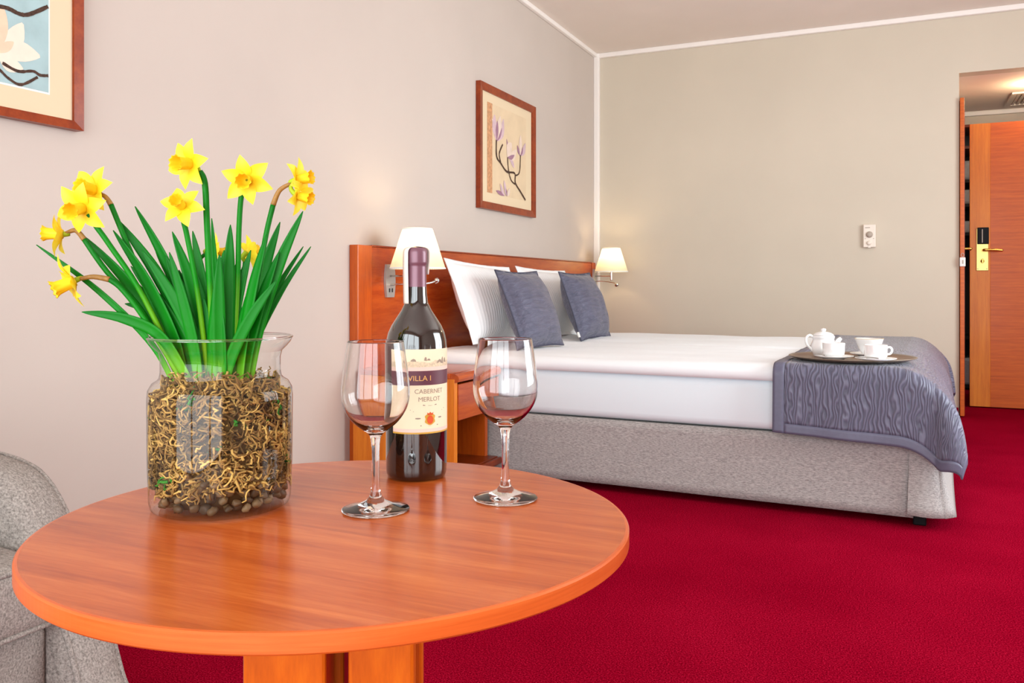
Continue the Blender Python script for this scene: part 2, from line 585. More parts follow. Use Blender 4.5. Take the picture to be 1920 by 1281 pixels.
# bathroom door folded back against the hall wall, seen on edge
d2 = struct(bpy.data.objects.new('door_2', None)); COL.objects.link(d2); d2.location = (2.529, -0.03, 0.008)
box('leaf', (0, 0, 0), (0.025, 0.78, 2.09), 'wood_door', d2, 0.003)
box('edge_strip', (0.0252, 0.04, 0), (0.030, 0.78, 2.02), 'wood_frame', d2, 0.001)
tube('handle', [(0.027, 0.05, 1.1), (0.060, 0.05, 1.1), (0.070, 0.065, 1.1), (0.070, 0.15, 1.098)], 0.008, 'brass', d2, 8)
# key tag hanging from the door edge
k = thing('key_tag', 'white key tag hanging below the brass handle on the narrow door edge', 'key tag', (2.540, -0.032, 1.02))
box('tag_plate', (-0.014, -0.012, -0.03), (0.02, -0.004, 0.03), 'plastic_white', k, 0.004)
box('key_slot', (0.0, -0.014, -0.012), (0.008, -0.012, 0.012), 'plastic_grey', k)
tube('key_ring', [(0.003, -0.008, 0.03), (0.012, -0.008, 0.045), (0.003, -0.006, 0.058), (-0.006, -0.008, 0.045), (0.003, -0.008, 0.031)], 0.0015, 'steel', k, 6)
# shelves beyond, seen through the gap by the entry door
s = thing('shelf_unit', 'dark open shelf unit seen through the gap beside the entry door', 'shelf', (2.44, 1.62, 0))
box('back_panel', (-0.1, 0.5, 0), (1.3, 0.52, 2.45), 'bulb_black', s)
box('side_panel', (0, 0, 0), (0.02, 0.5, 2.2), 'bulb_black', s)
box('side_panel', (1.18, 0, 0), (1.2, 0.5, 2.2), 'bulb_black', s)
for z in (0.02, 0.42, 1.28, 1.52, 1.72, 2.0, 2.18):
    box('shelf', (0.02, 0.02, z), (1.18, 0.5, z + 0.022), 'wood_dark' if z > 1.9 else 'dark_slot', s)
for i, (z, h) in enumerate(((0.043, 0.22), (1.303, 0.1), (1.543, 0.12), (1.743, 0.16))):
    o = box('folded_cloth', (2.47, 1.66, z), (2.95, 2.05, z + h), 'grey_cloth', bev=0.02)
    tag(o, ['grey cloth block low down in the gap beside the entry door', 'folded grey cloth on the lower of three shelves in the door gap',
            'folded grey cloth on the middle shelf in the door gap', 'folded grey cloth on the top shelf in the door gap'][i], 'cloth', 'folded cloths on the shelf unit')
# ceiling vent in the hall
vt = thing('ceiling_vent', 'white slatted air vent in the hall ceiling', 'vent', (3.08, 1.03, HZ - 0.001))
bm = bmesh.new()
bx(bm, (-0.17, -0.24, -0.012), (0.17, -0.205, 0.0)); bx(bm, (-0.17, 0.205, -0.012), (0.17, 0.24, 0.0))
bx(bm, (-0.17, -0.205, -0.012), (-0.135, 0.205, 0.0)); bx(bm, (0.135, -0.205, -0.012), (0.17, 0.205, 0.0))
obj('frame', bm, 'vent_white', vt)
for i in range(9):
    x = -0.12 + i * 0.03
    box('slat', (x - 0.008, -0.205, -0.010), (x + 0.008, 0.205, -0.004), 'vent_white', vt)
# hall downlight
dl = thing('ceiling_spot', 'round recessed warm spotlight in the hall ceiling', 'light', (3.03, 0.5, HZ - 0.002))
lathe('ring', [(0.05, 0), (0.05, -0.008), (0.038, -0.01), (0.036, -0.002)], 'steel', dl, 24)
lathe('lens', [(0.0001, -0.003), (0.037, -0.003)], 'bulb_glow', dl, 24)
pd = bpy.data.lights.new('hall_spot_light', 'POINT'); pd.energy = 6; pd.color = (1, 0.72, 0.42); pd.shadow_soft_size = 0.04
po = bpy.data.objects.new('hall_spot_light', pd); COL.objects.link(po); po.location = (3.03, 0.5, HZ - 0.09)

# ================================================================== HEADBOARD, BED
hbd = thing('headboard', 'wide cherry-wood headboard panel along the wall behind the bed', 'headboard', (0, 0, 0))
box('panel', (0.001, -3.165, 0.0), (0.040, -0.20, 1.035), 'wood_head', hbd, 0.002)
box('end_post', (0.001, -3.275, 0.0), (0.046, -3.167, 1.040), 'wood_head_v', hbd, 0.003)
box('end_post', (0.001, -0.198, 0.0), (0.046, -0.125, 1.040), 'wood_head_v', hbd, 0.003)
box('top_rail', (0.001, -3.165, 1.0352), (0.043, -0.20, 1.043), 'wood_frame', hbd, 0.002)

BL, BR = (0.07, -2.885, 0.0), R(-2.0)
BM = Matrix.Translation(BL) @ Matrix.Rotation(BR, 4, 'Z')
bed = thing('bed', 'double bed base in speckled grey fabric under white mattresses', 'bed', BL, BR)
W, L = 2.0, 2.25
box('base', (0.0, 0.02, 0.05), (L - 0.03, W - 0.02, 0.298), 'fabric_bed', bed, 0.02, 3)


def skirt(name, pts, z0, z1, flare, mat, parent, seed, label=None):
    """hanging cloth panel following plan points, slightly flared and wavy, with thickness"""
    P = smooth_path([(x, y, 0) for x, y in pts], 10)
    n, m = len(P) - 1, 8
    vs = []
    for side in (0, 1):
        for i, p in enumerate(P):
            d = (P[min(i + 1, n)] - P[max(i - 1, 0)]).normalized()
            nor = Vector((d.y, -d.x, 0))
            for j in range(m + 1):
                t = j / m
                z = z1 + (z0 - z1) * t
                wv = 0.004 * t * noise.noise(Vector((i * 0.12 + seed, t * 1.5, 0)))
                q = p + nor * (flare * t * t + wv - (0.008 if side else 0))
                vs.append((q.x, q.y, z + 0.004 * t * noise.noise(Vector((i * 0.1, seed, 3)))))
    fs = []
    off = (n + 1) * (m + 1)
    for i in range(n):
        for j in range(m):
            a = i * (m + 1) + j
            q = (a, a + m + 1, a + m + 2, a + 1)
            fs.append(q)
            fs.append(tuple(off + k for k in reversed(q)))
        fs.append((i * (m + 1) + m, (i + 1) * (m + 1) + m, off + (i + 1) * (m + 1) + m, off + i * (m + 1) + m))
        fs.append((off + i * (m + 1), off + (i + 1) * (m + 1), (i + 1) * (m + 1), i * (m + 1)))
    for i in (0, n):
        for j in range(m):
            a = i * (m + 1) + j
            fs.append((a, a + 1, off + a + 1, off + a))
    bm = bmesh.new()
    V = [bm.verts.new(v) for v in vs]
    for f in fs:
        bm.faces.new([V[k] for k in f])
    return obj(name, bm, mat, parent, smooth=True, label=label)


skirt('skirt', [(0.0, 0.004), (0.7, 0.004), (1.4, 0.004), (2.145, 0.002)], 0.030, 0.30, 0.012, 'fabric_bed', bed, 1)
skirt('skirt', [(2.13, 0.002), (2.185, -0.002), (2.225, 0.015), (2.235, 0.07), (2.235, 0.6), (2.235, 1.4), (2.235, W)], 0.046, 0.30, 0.05, 'fabric_bed', bed, 7)
for (x, y) in ((2.165, 0.035), (2.165, W - 0.1), (0.1, 0.06), (0.1, W - 0.1)):
    box('leg', (x - 0.022, y - 0.022, 0.0), (x + 0.022, y + 0.022, 0.06), 'black_gloss', bed, 0.004)


def white_slab(name, x0, x1, y0, y1, z0, z1, r, mat, wave, seed, label, cat, group, nx=70, ny=44):
    def edge(d, r):
        d = min(max(d / r, 0), 1)
        return math.sqrt(max(0, 1 - (1 - d) ** 2))
    def bias(u):  # denser rows near both ends
        return 0.5 - 0.5 * math.cos(PI * u)
    bm = bmesh.new()
    top = {}
    for i in range(nx + 1):
        for j in range(ny + 1):
            x = x0 + (x1 - x0) * bias(i / nx); y = y0 + (y1 - y0) * bias(j / ny)
            e = edge(min(x - x0, x1 - x), r) * edge(min(y - y0, y1 - y), r)
            w_ = wave * (noise.noise(Vector((x * 1.3 + seed, y * 9, 0.3))) + 0.5 * noise.noise(Vector((x * 2.6, y * 19 + seed, 1.7)))) + wave * 0.7 * noise.noise(Vector((x * 3, y * 2.5, seed)))
            w_ *= 1.0 - 0.75 * min(1, max(0, (x - 1.45) / 0.2))
            top[i, j] = bm.verts.new((x, y + 0.4 * w_ * (1 if 0 < j < ny else 0), z0 + (z1 - z0) * (0.35 + 0.65 * e) + w_ * e))
    for i in range(nx):
        for j in range(ny):
            bm.faces.new((top[i, j], top[i + 1, j], top[i + 1, j + 1], top[i, j + 1]))
    rim = [top[i, 0] for i in range(nx)] + [top[nx, j] for j in range(ny)] + [top[i, ny] for i in range(nx, 0, -1)] + [top[0, j] for j in range(ny, 0, -1)]
    low = [bm.verts.new((v.co.x, v.co.y, z0)) for v in rim]
    n = len(rim)
    for k in range(n):
        bm.faces.new((rim[k], low[k], low[(k + 1) % n], rim[(k + 1) % n]))
    bm.faces.new(low)
    o = obj(name, bm, mat, None, BL, (0, 0, BR), True)
    return tag(o, label, cat, group)


for i, (ya, yb) in enumerate(((0.0, 0.985), (0.995, W))):
    bm = bmesh.new()
    bx(bm, (0.0, ya, 0.302), (2.17, yb, 0.497), 0.035, 4)
    o = obj('mattress', bm, 'linen_flat', None, BL, (0, 0, BR), True)
    tag(o, ['white mattress on the near half of the bed, above the grey base', 'white mattress on the far half of the bed, by the beige wall'][i], 'mattress', 'mattresses on the bed')
    white_slab('duvet', 0.01, 2.13, ya - (0.016 if i == 0 else 0), yb, 0.4975, 0.555, 0.05, 'linen_white', 0.010, 3 + 9 * i,
               ['white duvet spread over the near half of the bed', 'white duvet spread over the far half of the bed'][i], 'duvet', 'duvets on the bed')

# ------------------------------------------------------------------ bedspread across the foot
X0, XF, HF, HN, HFAR, ZT = 1.665, 2.085, 0.40, 0.285, 0.30, 0.570


def drape(e, r):
    q = r * PI / 2
    if e < q:
        return r * math.sin(e / r), r * (1 - math.cos(e / r))
    return r, r + (e - q)


def bs_point(s, t, lift=0.0):
    a = max(0.0, s - XF)
    near = t < W / 2
    ye = -0.012 if near else W + 0.012
    b = max(0.0, (ye - t) if near else (t - ye))
    sg = -1 if near else 1
    wob = 0.006 * noise.noise(Vector((s * 5, t * 5, 1))) + 0.003 * noise.noise(Vector((s * 14, t * 14, 4)))
    rF, rN = 0.17, 0.045
    if a <= 0 and b <= 0:
        return Vector((s, t, ZT + wob * 0.5 + lift))
    if b <= 0:
        off, drop = drape(a, rF)
        off += 0.05 * (drop / HF) ** 1.2 + 0.02 * math.sin(t * 7) * drop / HF
        return Vector((XF + off + lift, t, ZT - drop + wob))
    if a <= 0:
        off, drop = drape(b, rN)
        off += 0.012 * drop / HN + 0.008 * (noise.noise(Vector((s * 6, 0, 2)))) * drop / HN
        drop += 0.02 * (s - X0) / (XF - X0) * b / HN
        return Vector((s, ye + sg * (off + lift), ZT - drop + 0.3 * wob))
    a0 = 0.15
    offA0, dropA0 = drape(a0, rF)
    offF, dropF = drape(a, rF)
    offN, dropN = drape(b, rN)
    offN += 0.012 * dropN / HN
    sag = 0.02 * b / HN
    if a <= a0:
        return Vector((XF + offF, ye + sg * (offN + lift), ZT - dropF - dropN - sag + 0.3 * wob))
    th = math.atan2(b / HN, (a - a0) / (HF - a0))
    s2, c2_, n2 = math.sin(2 * th), math.cos(th) ** 2, math.sin(th) ** 2
    q = min(1.0, max(b / HN, (a - a0) / (HF - a0)))
    off = (offF - offA0 + 0.05 * (dropF / HF) ** 1.2) * c2_ + offN * n2 + 0.055 * s2 * math.sin(q * PI * 0.62) + lift
    drop = dropF * c2_ + (dropA0 + dropN + sag) * n2 + 0.05 * s2 * q
    return Vector((XF + offA0 + off * math.cos(th), ye + sg * off * math.sin(th), ZT - drop + 0.5 * wob))


def cloth_patch(name, s0, s1, t0, t1, ns, nt, mat, thick, parent=None, loc=None, rot=None, lift=0.0):
    bm = bmesh.new()
    uv = bm.loops.layers.uv.new('UVMap')
    def lin(a, b, n):
        return [a + (b - a) * k / n for k in range(n + 1)]
    S, T = lin(s0, s1, ns), lin(t0, t1, nt)
    V = [[bm.verts.new(bs_point(s, t, lift)) for t in T] for s in S]
    for i in range(ns):
        for j in range(nt):
            f = bm.faces.new((V[i][j], V[i + 1][j], V[i + 1][j + 1], V[i][j + 1]))
            for lp, (p, q) in zip(f.loops, ((i, j), (i + 1, j), (i + 1, j + 1), (i, j + 1))):
                lp[uv].uv = (S[p], T[q])
    bm.normal_update()
    me = bpy.data.meshes.new(name)
    bm.to_mesh(me); bm.free()
    o = link(name, me, mat, parent, loc, rot)
    md = o.modifiers.new('thickness', 'SOLIDIFY'); md.thickness = thick; md.offset = -1
    return o


bsp = thing('bedspread', 'slate-blue quilted bedspread with wavy stitching draped over the bed foot', 'bedspread', BL, BR)
cloth_patch('quilted_top', X0 + 0.04, XF + HF - 0.03, -0.012 - HN + 0.035, W + 0.012 + HFAR - 0.035, 70, 230, 'quilt', 0.007, bsp)
cloth_patch('hem', X0, X0 + 0.041, -0.012 - HN, W + 0.012 + HFAR, 4, 230, 'quilt_hem', 0.008, bsp, lift=0.001)
cloth_patch('hem', X0 + 0.041, XF + HF - 0.03, -0.012 - HN, -0.012 - HN + 0.036, 66, 4, 'quilt_hem', 0.008, bsp, lift=0.001)
cloth_patch('hem', XF + HF - 0.031, XF + HF, -0.012 - HN, W + 0.012 + HFAR, 4, 230, 'quilt_hem', 0.008, bsp, lift=0.001)


# ------------------------------------------------------------------ pillows and cushions
def pillow_mesh(name, w, h, t, pinch, mat, parent, seed, wr=0.006, flat=0.90, n=44, power=0.55):
    bm = bmesh.new()
    def pt(i, j, sgn):
        u, v_ = -1 + 2 * i / n, -1 + 2 * j / n
        x = w / 2 * u * (1 - pinch * (1 - v_ * v_))
        y = h / 2 * v_ * (1 - pinch * (1 - u * u))
        uu, vv = min(1, abs(u) / flat), min(1, abs(v_) / flat)
        e = ((1 - uu ** 2.6) * (1 - vv ** 2.6)) ** power
        z = t / 2 * e + 0.002
        z += wr * e * (noise.noise(Vector((x * 6 + seed, y * 6, sgn))) + 0.5 * noise.noise(Vector((x * 15, y * 15 + seed, sgn))))
        # soft creases running in from the corners
        z += wr * 0.6 * (1 - e) * noise.noise(Vector((math.atan2(y, x) * 7, seed, sgn)))
        return (x, y, sgn * max(z, 0.0015))
    F = [[bm.verts.new(pt(i, j, 1)) for j in range(n + 1)] for i in range(n + 1)]
    B = [[bm.verts.new(pt(i, j, -1)) for j in range(n + 1)] for i in range(n + 1)]
    for i in range(n):
        for j in range(n):
            bm.faces.new((F[i][j], F[i + 1][j], F[i + 1][j + 1], F[i][j + 1]))
            bm.faces.new((B[i][j], B[i][j + 1], B[i + 1][j + 1], B[i + 1][j]))
    for k in range(n):
        bm.faces.new((F[k][0], B[k][0], B[k + 1][0], F[k + 1][0]))
        bm.faces.new((F[k][n], F[k + 1][n], B[k + 1][n], B[k][n]))
        bm.faces.new((F[0][k], F[0][k + 1], B[0][k + 1], B[0][k]))
        bm.faces.new((F[n][k], B[n][k], B[n][k + 1], F[n][k + 1]))
    return obj(name, bm, mat, parent, smooth=True)


def orient(o, ydir, updir):
    """local x along world ydir, local y up along updir, local z the face normal"""
    x = Vector(ydir).normalized(); y = Vector(updir); y = (y - x * y.dot(x)).normalized(); z = x.cross(y)
    o.rotation_euler = Matrix((x, y, z)).transposed().to_euler()


for (cx, cy, cz, up, yd, lab) in (
        (0.235, -2.335, 0.775, (-0.17, 0, 0.42), (0.0, 1, -0.04), 'white ribbed pillow nearest the bedside table, leaning on the headboard'),
        (0.235, -1.47, 0.762, (-0.17, 0, 0.42), (0.02, 1, -0.02), 'white ribbed pillow between the two slate-blue cushions, leaning on the headboard')):
    p = thing('pillow', lab, 'pillow', (cx, cy, cz), group='white pillows on the bed')
    orient(p, yd, up)
    pillow_mesh('pillow_case', 0.76, 0.45, 0.20, 0.05, 'linen_ribbed', p, cx * 7 + cy)


def cushion(loc, yd, up, lab, seed):
    c = thing('cushion', lab, 'cushion', loc, group='slate-blue cushions on the bed')
    orient(c, yd, up)
    w, h, pin = 0.43, 0.41, 0.06
    pillow_mesh('cover', w, h, 0.17, pin, 'satin_cushion', c, seed, 0.010, 0.93, power=0.5)
    ring = []
    for k in range(80):
        q = k / 20
        sd, f = int(q), q - int(q)
        u, v_ = ((-1 + 2 * f, -1), (1, -1 + 2 * f), (1 - 2 * f, 1), (-1, 1 - 2 * f))[sd]
        ring.append((w / 2 * u * (1 - pin * (1 - v_ * v_)) * 1.004, h / 2 * v_ * (1 - pin * (1 - u * u)) * 1.004, 0))
    ring.append(ring[0])
    vs, fs = tube_data(ring, 0.0042, 6)
    pyd('piping', vs, fs, 'satin_piping', c)
    return c


cushion((0.495, -2.44, 0.748), (0.08, 1, 0.0), (-0.15, 0.0, 0.36), 'slate-blue satin cushion leaning on the nearer white pillow', 2)
c2 = cushion((0.49, -1.61, 0.748), (0.08, 1, 0.0), (-0.13, 0.0, 0.36), 'slate-blue satin cushion by the far wall lamp, with white care tag', 11)
box('care_tag', (-0.232, -0.185, -0.002), (-0.212, -0.155, 0.004), 'plastic_white', c2)

# ------------------------------------------------------------------ bedside table
ns = thing('bedside_table', 'cherry-wood bedside table with drawer and open shelf beside the bed', 'bedside table', (0.048, -3.315, 0.0))
D, Wn = 0.49, 0.385
box('side_panel', (0, 0, 0.06), (D, 0.026, 0.485), 'wood_stile', ns, 0.002, label='orange side panel edge')
box('side_panel', (0, Wn - 0.024, 0.06), (D - 0.04, Wn, 0.485), 'wood_head_v', ns, 0.002)
box('back_panel', (0, 0.026, 0.06), (0.014, Wn - 0.024, 0.485), 'wood_dark', ns)
bm = bmesh.new()
bx(bm, (0, -0.004, 0.486), (D - 0.02, Wn + 0.004, 0.508), 0.002)
obj('top', bm, 'wood_head', ns)
prof = [(D - 0.03, 0.508), (D, 0.506), (D + 0.016, 0.498), (D + 0.020, 0.486), (D + 0.016, 0.474), (D, 0.470), (D - 0.03, 0.470)]
bm = bmesh.new()
A = [bm.verts.new((x, 0.001, z)) for x, z in prof]; B = [bm.verts.new((x, Wn - 0.001, z)) for x, z in prof]
for k in range(len(prof)):
    j = (k + 1) % len(prof)
    bm.faces.new((A[k], A[j], B[j], B[k]))
bm.faces.new(A); bm.faces.new(B)
obj('front_moulding', bm, 'wood_head', ns)
box('drawer_front', (D - 0.018, 0.028, 0.315), (D + 0.004, Wn - 0.002, 0.462), 'wood_head', ns, 0.002)
box('drawer_box', (0.02, 0.03, 0.33), (D - 0.02, Wn - 0.03, 0.45), 'wood_dark', ns)
box('shelf', (0.014, 0.026, 0.088), (D + 0.01, Wn - 0.0, 0.108), 'wood_dark', ns, 0.002)
box('shelf_lip', (D + 0.0102, 0.026, 0.078), (D + 0.034, Wn + 0.004, 0.106), 'wood_dark', ns, 0.008, 3)


# ------------------------------------------------------------------ wall lamps on the headboard
def sconce(loc, dx, dy, arm2, lab):
    s = thing('wall_lamp', lab, 'lamp', loc, group='wall lamps on the headboard')
    # plate with bowed sides, standing on the headboard face
    bm = bmesh.new()
    out = []
    for k in range(9):
        t = k / 8; out.append((0.030 + 0.010 * math.sin(PI * t), -0.075 + 0.15 * t))
    ring = [(y, z) for y, z in out] + [(-y, z) for y, z in reversed(out)]
    A = [bm.verts.new((0.0, y, z)) for y, z in ring]; B = [bm.verts.new((0.012, y, z)) for y, z in ring]
    n = len(ring)
    for k in range(n):
        bm.faces.new((A[k], A[(k + 1) % n], B[(k + 1) % n], B[k]))
    bm.faces.new(A); bm.faces.new(B)
    pl = obj('wall_plate', bm, 'steel', s)
    for y in (-0.012, 0.012):
        box('switch_slot', (0.012, y - 0.004, -0.052), (0.0135, y + 0.004, -0.034), 'dark_slot', pl)
    tube('arm', [(0.012, 0, 0.022), (dx * 0.5, dy * 0.5, 0.022), (dx, dy, 0.022)], 0.0045, 'chrome', s, 8)
    tube('stem', [(dx, dy, -0.012), (dx, dy, 0.03), (dx, dy, 0.075)], 0.008, 'chrome', s, 12)
    lathe('socket', [(0.0001, 0.07), (0.014, 0.07), (0.014, 0.10), (0.010, 0.105), (0.0001, 0.105)], 'plastic_white', s, 16, (dx, dy, 0))
    lathe('bulb', [(0.0001, 0.105), (0.009, 0.107), (0.016, 0.125), (0.017, 0.14), (0.011, 0.155), (0.0001, 0.16)], 'bulb_glow', s, 16, (dx, dy, 0))
    z0, z1, r0, r1 = 0.052, 0.232, 0.123, 0.068
    pr = [(r1 * 0.93, z1 + 0.0)] + [(r1 + (r0 - r1) * k / 8, z1 - 0.008 - (z1 - 0.008 - z0) * k / 8) for k in range(9)]
    sh = lathe('shade', pr, 'shade_cloth', s, 120, (dx, dy, 0), None, 0.012)
    for (r, z) in ((r0 + 0.001, z0 + 0.003), (r1 * 0.97, z1 - 0.004)):
        lathe('shade_trim', [(r - 0.0015, z - 0.003), (r + 0.0015, z - 0.003), (r + 0.001, z + 0.003), (r - 0.002, z + 0.003), (r - 0.0015, z - 0.003)], 'linen_flat', sh, 48)
    ra = tube('reading_arm', [(0.012, 0, -0.018), (0.06, 0.002, -0.016)] + arm2, 0.0042, 'chrome', s, 8)
    e = Vector(arm2[-1])
    lathe('reading_head', [(0.0001, -0.016), (0.008, -0.014), (0.012, -0.006), (0.012, 0.006), (0.008, 0.014), (0.0001, 0.016)], 'chrome', ra, 16, tuple(e), (0, R(60), 0))
    ld = bpy.data.lights.new('wall_lamp_light', 'POINT'); ld.energy = 1.5; ld.color = (1.0, 0.74, 0.42); ld.shadow_soft_size = 0.02
    lo = bpy.data.objects.new('wall_lamp_light', ld); COL.objects.link(lo); lo.parent = s; lo.location = (dx, dy, 0.185)
    return s


sconce((0.0405, -3.025, 0.885), 0.18, -0.045, [(0.12, 0.02, -0.018), (0.16, 0.09, -0.010), (0.175, 0.13, 0.0)], 'lit wall lamp with pleated cream shade behind the wine bottle')
sconce((0.0465, -0.165, 0.915), 0.16, -0.07, [(0.12, 0.0, -0.022), (0.17, -0.02, -0.030), (0.19, -0.03, -0.045)], 'lit wall lamp with pleated cream shade near the room corner')


# ------------------------------------------------------------------ pictures on the left wall
def frame_bars(parent, w, h, bw, dep, mat):
    for (a, b, c, d_) in (((0, 0), (w, 0), (w - bw, bw), (bw, bw)), ((w, 0), (w, h), (w - bw, h - bw), (w - bw, bw)),
                          ((w, h), (0, h), (bw, h - bw), (w - bw, h - bw)), ((0, h), (0, 0), (bw, bw), (bw, h - bw))):
        bm = bmesh.new()
        q = [a, b, c, d_]
        Bk = [bm.verts.new((0.001, y, z)) for y, z in q]
        Fr = [bm.verts.new((dep * (1.0 if k < 2 else 0.75), y, z)) for k, (y, z) in enumerate(q)]
        bm.faces.new(Bk); bm.faces.new(Fr)
        for k in range(4):
            bm.faces.new((Bk[k], Bk[(k + 1) % 4], Fr[(k + 1) % 4], Fr[k]))
        obj('frame_bar', bm, mat, parent)


def flat_poly(name, pts, x, mat, parent):
    return pyd(name, [(x, y, z) for y, z in pts], [tuple(range(len(pts)))], mat, parent, smooth=False)


def petal_pts(b, tip, w, bend=0.0):
    b, tip = Vector(b), Vector(tip)
    d = tip - b; n = Vector((-d.y, d.x)).normalized()
    L1, L2 = [], []
    for k in range(9):
        t = k / 8
        wd = w * math.sin(PI * min(1, t * 0.94 + 0.03)) ** 0.8 * (0.55 + 0.75 * t * (1.35 - t))
        c = b + d * t + n * bend * math.sin(PI * t)
        L1.append(c + n * wd); L2.append(c - n * wd)
    return [tuple(p) for p in L1 + L2[::-1]]


def twig(name, pts, w, x, mat, parent):
    P = smooth_path([(0, y, z) for y, z in pts], 6)
    vs, fs = [], []
    for i, p in enumerate(P):
        d_ = (P[min(i + 1, len(P) - 1)] - P[max(i - 1, 0)]).normalized()
        n = Vector((0, -d_.z, d_.y))
        ww = w * (1 + 0.35 * noise.noise(Vector((i * 1.7, pts[0][0] * 30, 0))))
        vs += [(x, p.y + n.y * ww, p.z + n.z * ww), (x, p.y - n.y * ww, p.z - n.z * ww)]
    fs = [(2 * i, 2 * i + 2, 2 * i + 3, 2 * i + 1) for i in range(len(P) - 1)]
    return pyd(name, vs, fs, mat, parent, smooth=False)


pc = thing('framed_print', 'wood-framed print of a lilac magnolia branch hanging above the headboard', 'picture', (0.001, -2.066, 1.302))
frame_bars(pc, 0.80, 0.714, 0.042, 0.03, 'wood_frame')
box('mat_board', (0.004, 0.03, 0.02), (0.014, 0.77, 0.69), 'card_mat', pc)
pt = box('print', (0.0142, 0.115, 0.098), (0.0148, 0.672, 0.618), 'print_sand', pc)
flat_poly('strip', [(0.115, 0.098), (0.182, 0.098), (0.182, 0.618), (0.115, 0.618)], 0.0152, 'print_strip', pt)
for i, (b, tip, w, bend, m) in enumerate((
        ((0.24, 0.41), (0.18, 0.53), 0.030, -0.02, 'petal_cream'), ((0.24, 0.41), (0.335, 0.555), 0.034, -0.025, 'petal_lilac'),
        ((0.24, 0.41), (0.21, 0.56), 0.036, 0.012, 'petal_lilac'), ((0.24, 0.41), (0.29, 0.565), 0.038, -0.008, 'petal_cream'),
        ((0.24, 0.41), (0.25, 0.53), 0.022, 0.0, 'petal_mauve'), ((0.24, 0.41), (0.31, 0.50), 0.012, -0.012, 'petal_mauve'),
        ((0.39, 0.335), (0.378, 0.445), 0.014, -0.01, 'petal_mauve'), ((0.39, 0.335), (0.45, 0.43), 0.042, 0.01, 'petal_cream'),
        ((0.39, 0.335), (0.525, 0.40), 0.034, -0.018, 'petal_cream'), ((0.39, 0.335), (0.49, 0.362), 0.016, -0.008, 'petal_mauve'),
        ((0.425, 0.326), (0.49, 0.285), 0.018, 0.006, 'petal_lilac'),
        ((0.58, 0.37), (0.535, 0.43), 0.016, 0.006, 'petal_mauve'), ((0.58, 0.37), (0.585, 0.50), 0.026, 0.0, 'petal_cream'),
        ((0.58, 0.37), (0.66, 0.46), 0.026, -0.012, 'petal_lilac'), ((0.58, 0.37), (0.62, 0.43), 0.012, -0.006, 'petal_mauve'),
        ((0.35, 0.10), (0.23, 0.118), 0.014, 0.0, 'petal_mauve'), ((0.35, 0.10), (0.285, 0.165), 0.016, 0.006, 'petal_lilac'),
        ((0.37, 0.10), (0.34, 0.19), 0.018, 0.0, 'petal_lilac'), ((0.38, 0.10), (0.42, 0.15), 0.018, -0.004, 'petal_cream'),
        ((0.385, 0.10), (0.365, 0.145), 0.009, 0.0, 'petal_mauve'))):
    flat_poly('painted_petal', petal_pts(b, tip, w, bend), 0.0154 + 0.00012 * i, m, pt)
for i, (pts, w) in enumerate((([(0.233, 0.415), (0.237, 0.32), (0.292, 0.288), (0.377, 0.248), (0.494, 0.251), (0.504, 0.194), (0.585, 0.145), (0.658, 0.102)], 0.006),
                              ([(0.32, 0.403), (0.273, 0.341), (0.292, 0.292)], 0.005), ([(0.39, 0.335), (0.402, 0.263), (0.441, 0.203), (0.5, 0.185)], 0.0045),
                              ([(0.581, 0.375), (0.565, 0.267), (0.504, 0.239)], 0.0045))):
    twig('painted_twig', pts, w, 0.0182 + 0.0001 * i, 'print_twig', pt)

pc = thing('framed_print', 'wood-framed print of a pale magnolia on blue, cut off at the top left', 'picture', (0.001, -5.32, 1.307))
w_, h_ = 0.702, 0.86
frame_bars(pc, w_, h_, 0.026, 0.03, 'wood_frame')
box('mat_board', (0.004, 0.02, 0.02), (0.014, w_ - 0.02, h_ - 0.02), 'card_mat', pc)
box('bevel', (0.0141, 0.097, 0.086), (0.0146, w_ - 0.097, h_ - 0.086), 'card_white', pc)
pt = box('print', (0.0147, 0.101, 0.091), (0.0151, w_ - 0.101, h_ - 0.091), 'print_blue', pc)
for i, (b, tip, w, bend, m) in enumerate((
        ((-0.25, 0.165), (-0.33, 0.28), 0.04, 0.01, 'petal_ivory'), ((-0.25, 0.165), (-0.178, 0.262), 0.030, -0.01, 'petal_ivory'),
        ((-0.25, 0.165), (-0.235, 0.288), 0.036, 0.01, 'petal_peach'), ((-0.25, 0.16), (-0.128, 0.186), 0.032, 0.012, 'petal_ivory'),
        ((-0.25, 0.165), (-0.178, 0.138), 0.024, -0.008, 'petal_ivory'), ((-0.25, 0.165), (-0.34, 0.17), 0.03, 0.0, 'petal_peach'),
        ((-0.25, 0.165), (-0.205, 0.205), 0.014, 0.0, 'petal_peach'))):
    b = (b[0] + w_, b[1]); tip = (tip[0] + w_, tip[1])
    flat_poly('painted_petal', petal_pts(b, tip, w, bend), 0.0154 + 0.00012 * i, m, pt)
for i, (pts, w) in enumerate((([(-0.236, 0.142), (-0.193, 0.13), (-0.149, 0.14), (-0.128, 0.134), (-0.103, 0.138)], 0.004),
                              ([(-0.32, 0.155), (-0.251, 0.126), (-0.219, 0.105), (-0.183, 0.096), (-0.135, 0.127)], 0.0035),
                              ([(-0.34, 0.27), (-0.251, 0.287), (-0.219, 0.29), (-0.19, 0.285), (-0.166, 0.289), (-0.135, 0.308), (-0.104, 0.33)], 0.0055))):
    twig('painted_twig', [(y + w_, z) for y, z in pts], w, 0.0164 + 0.0001 * i, 'print_twig', pt)

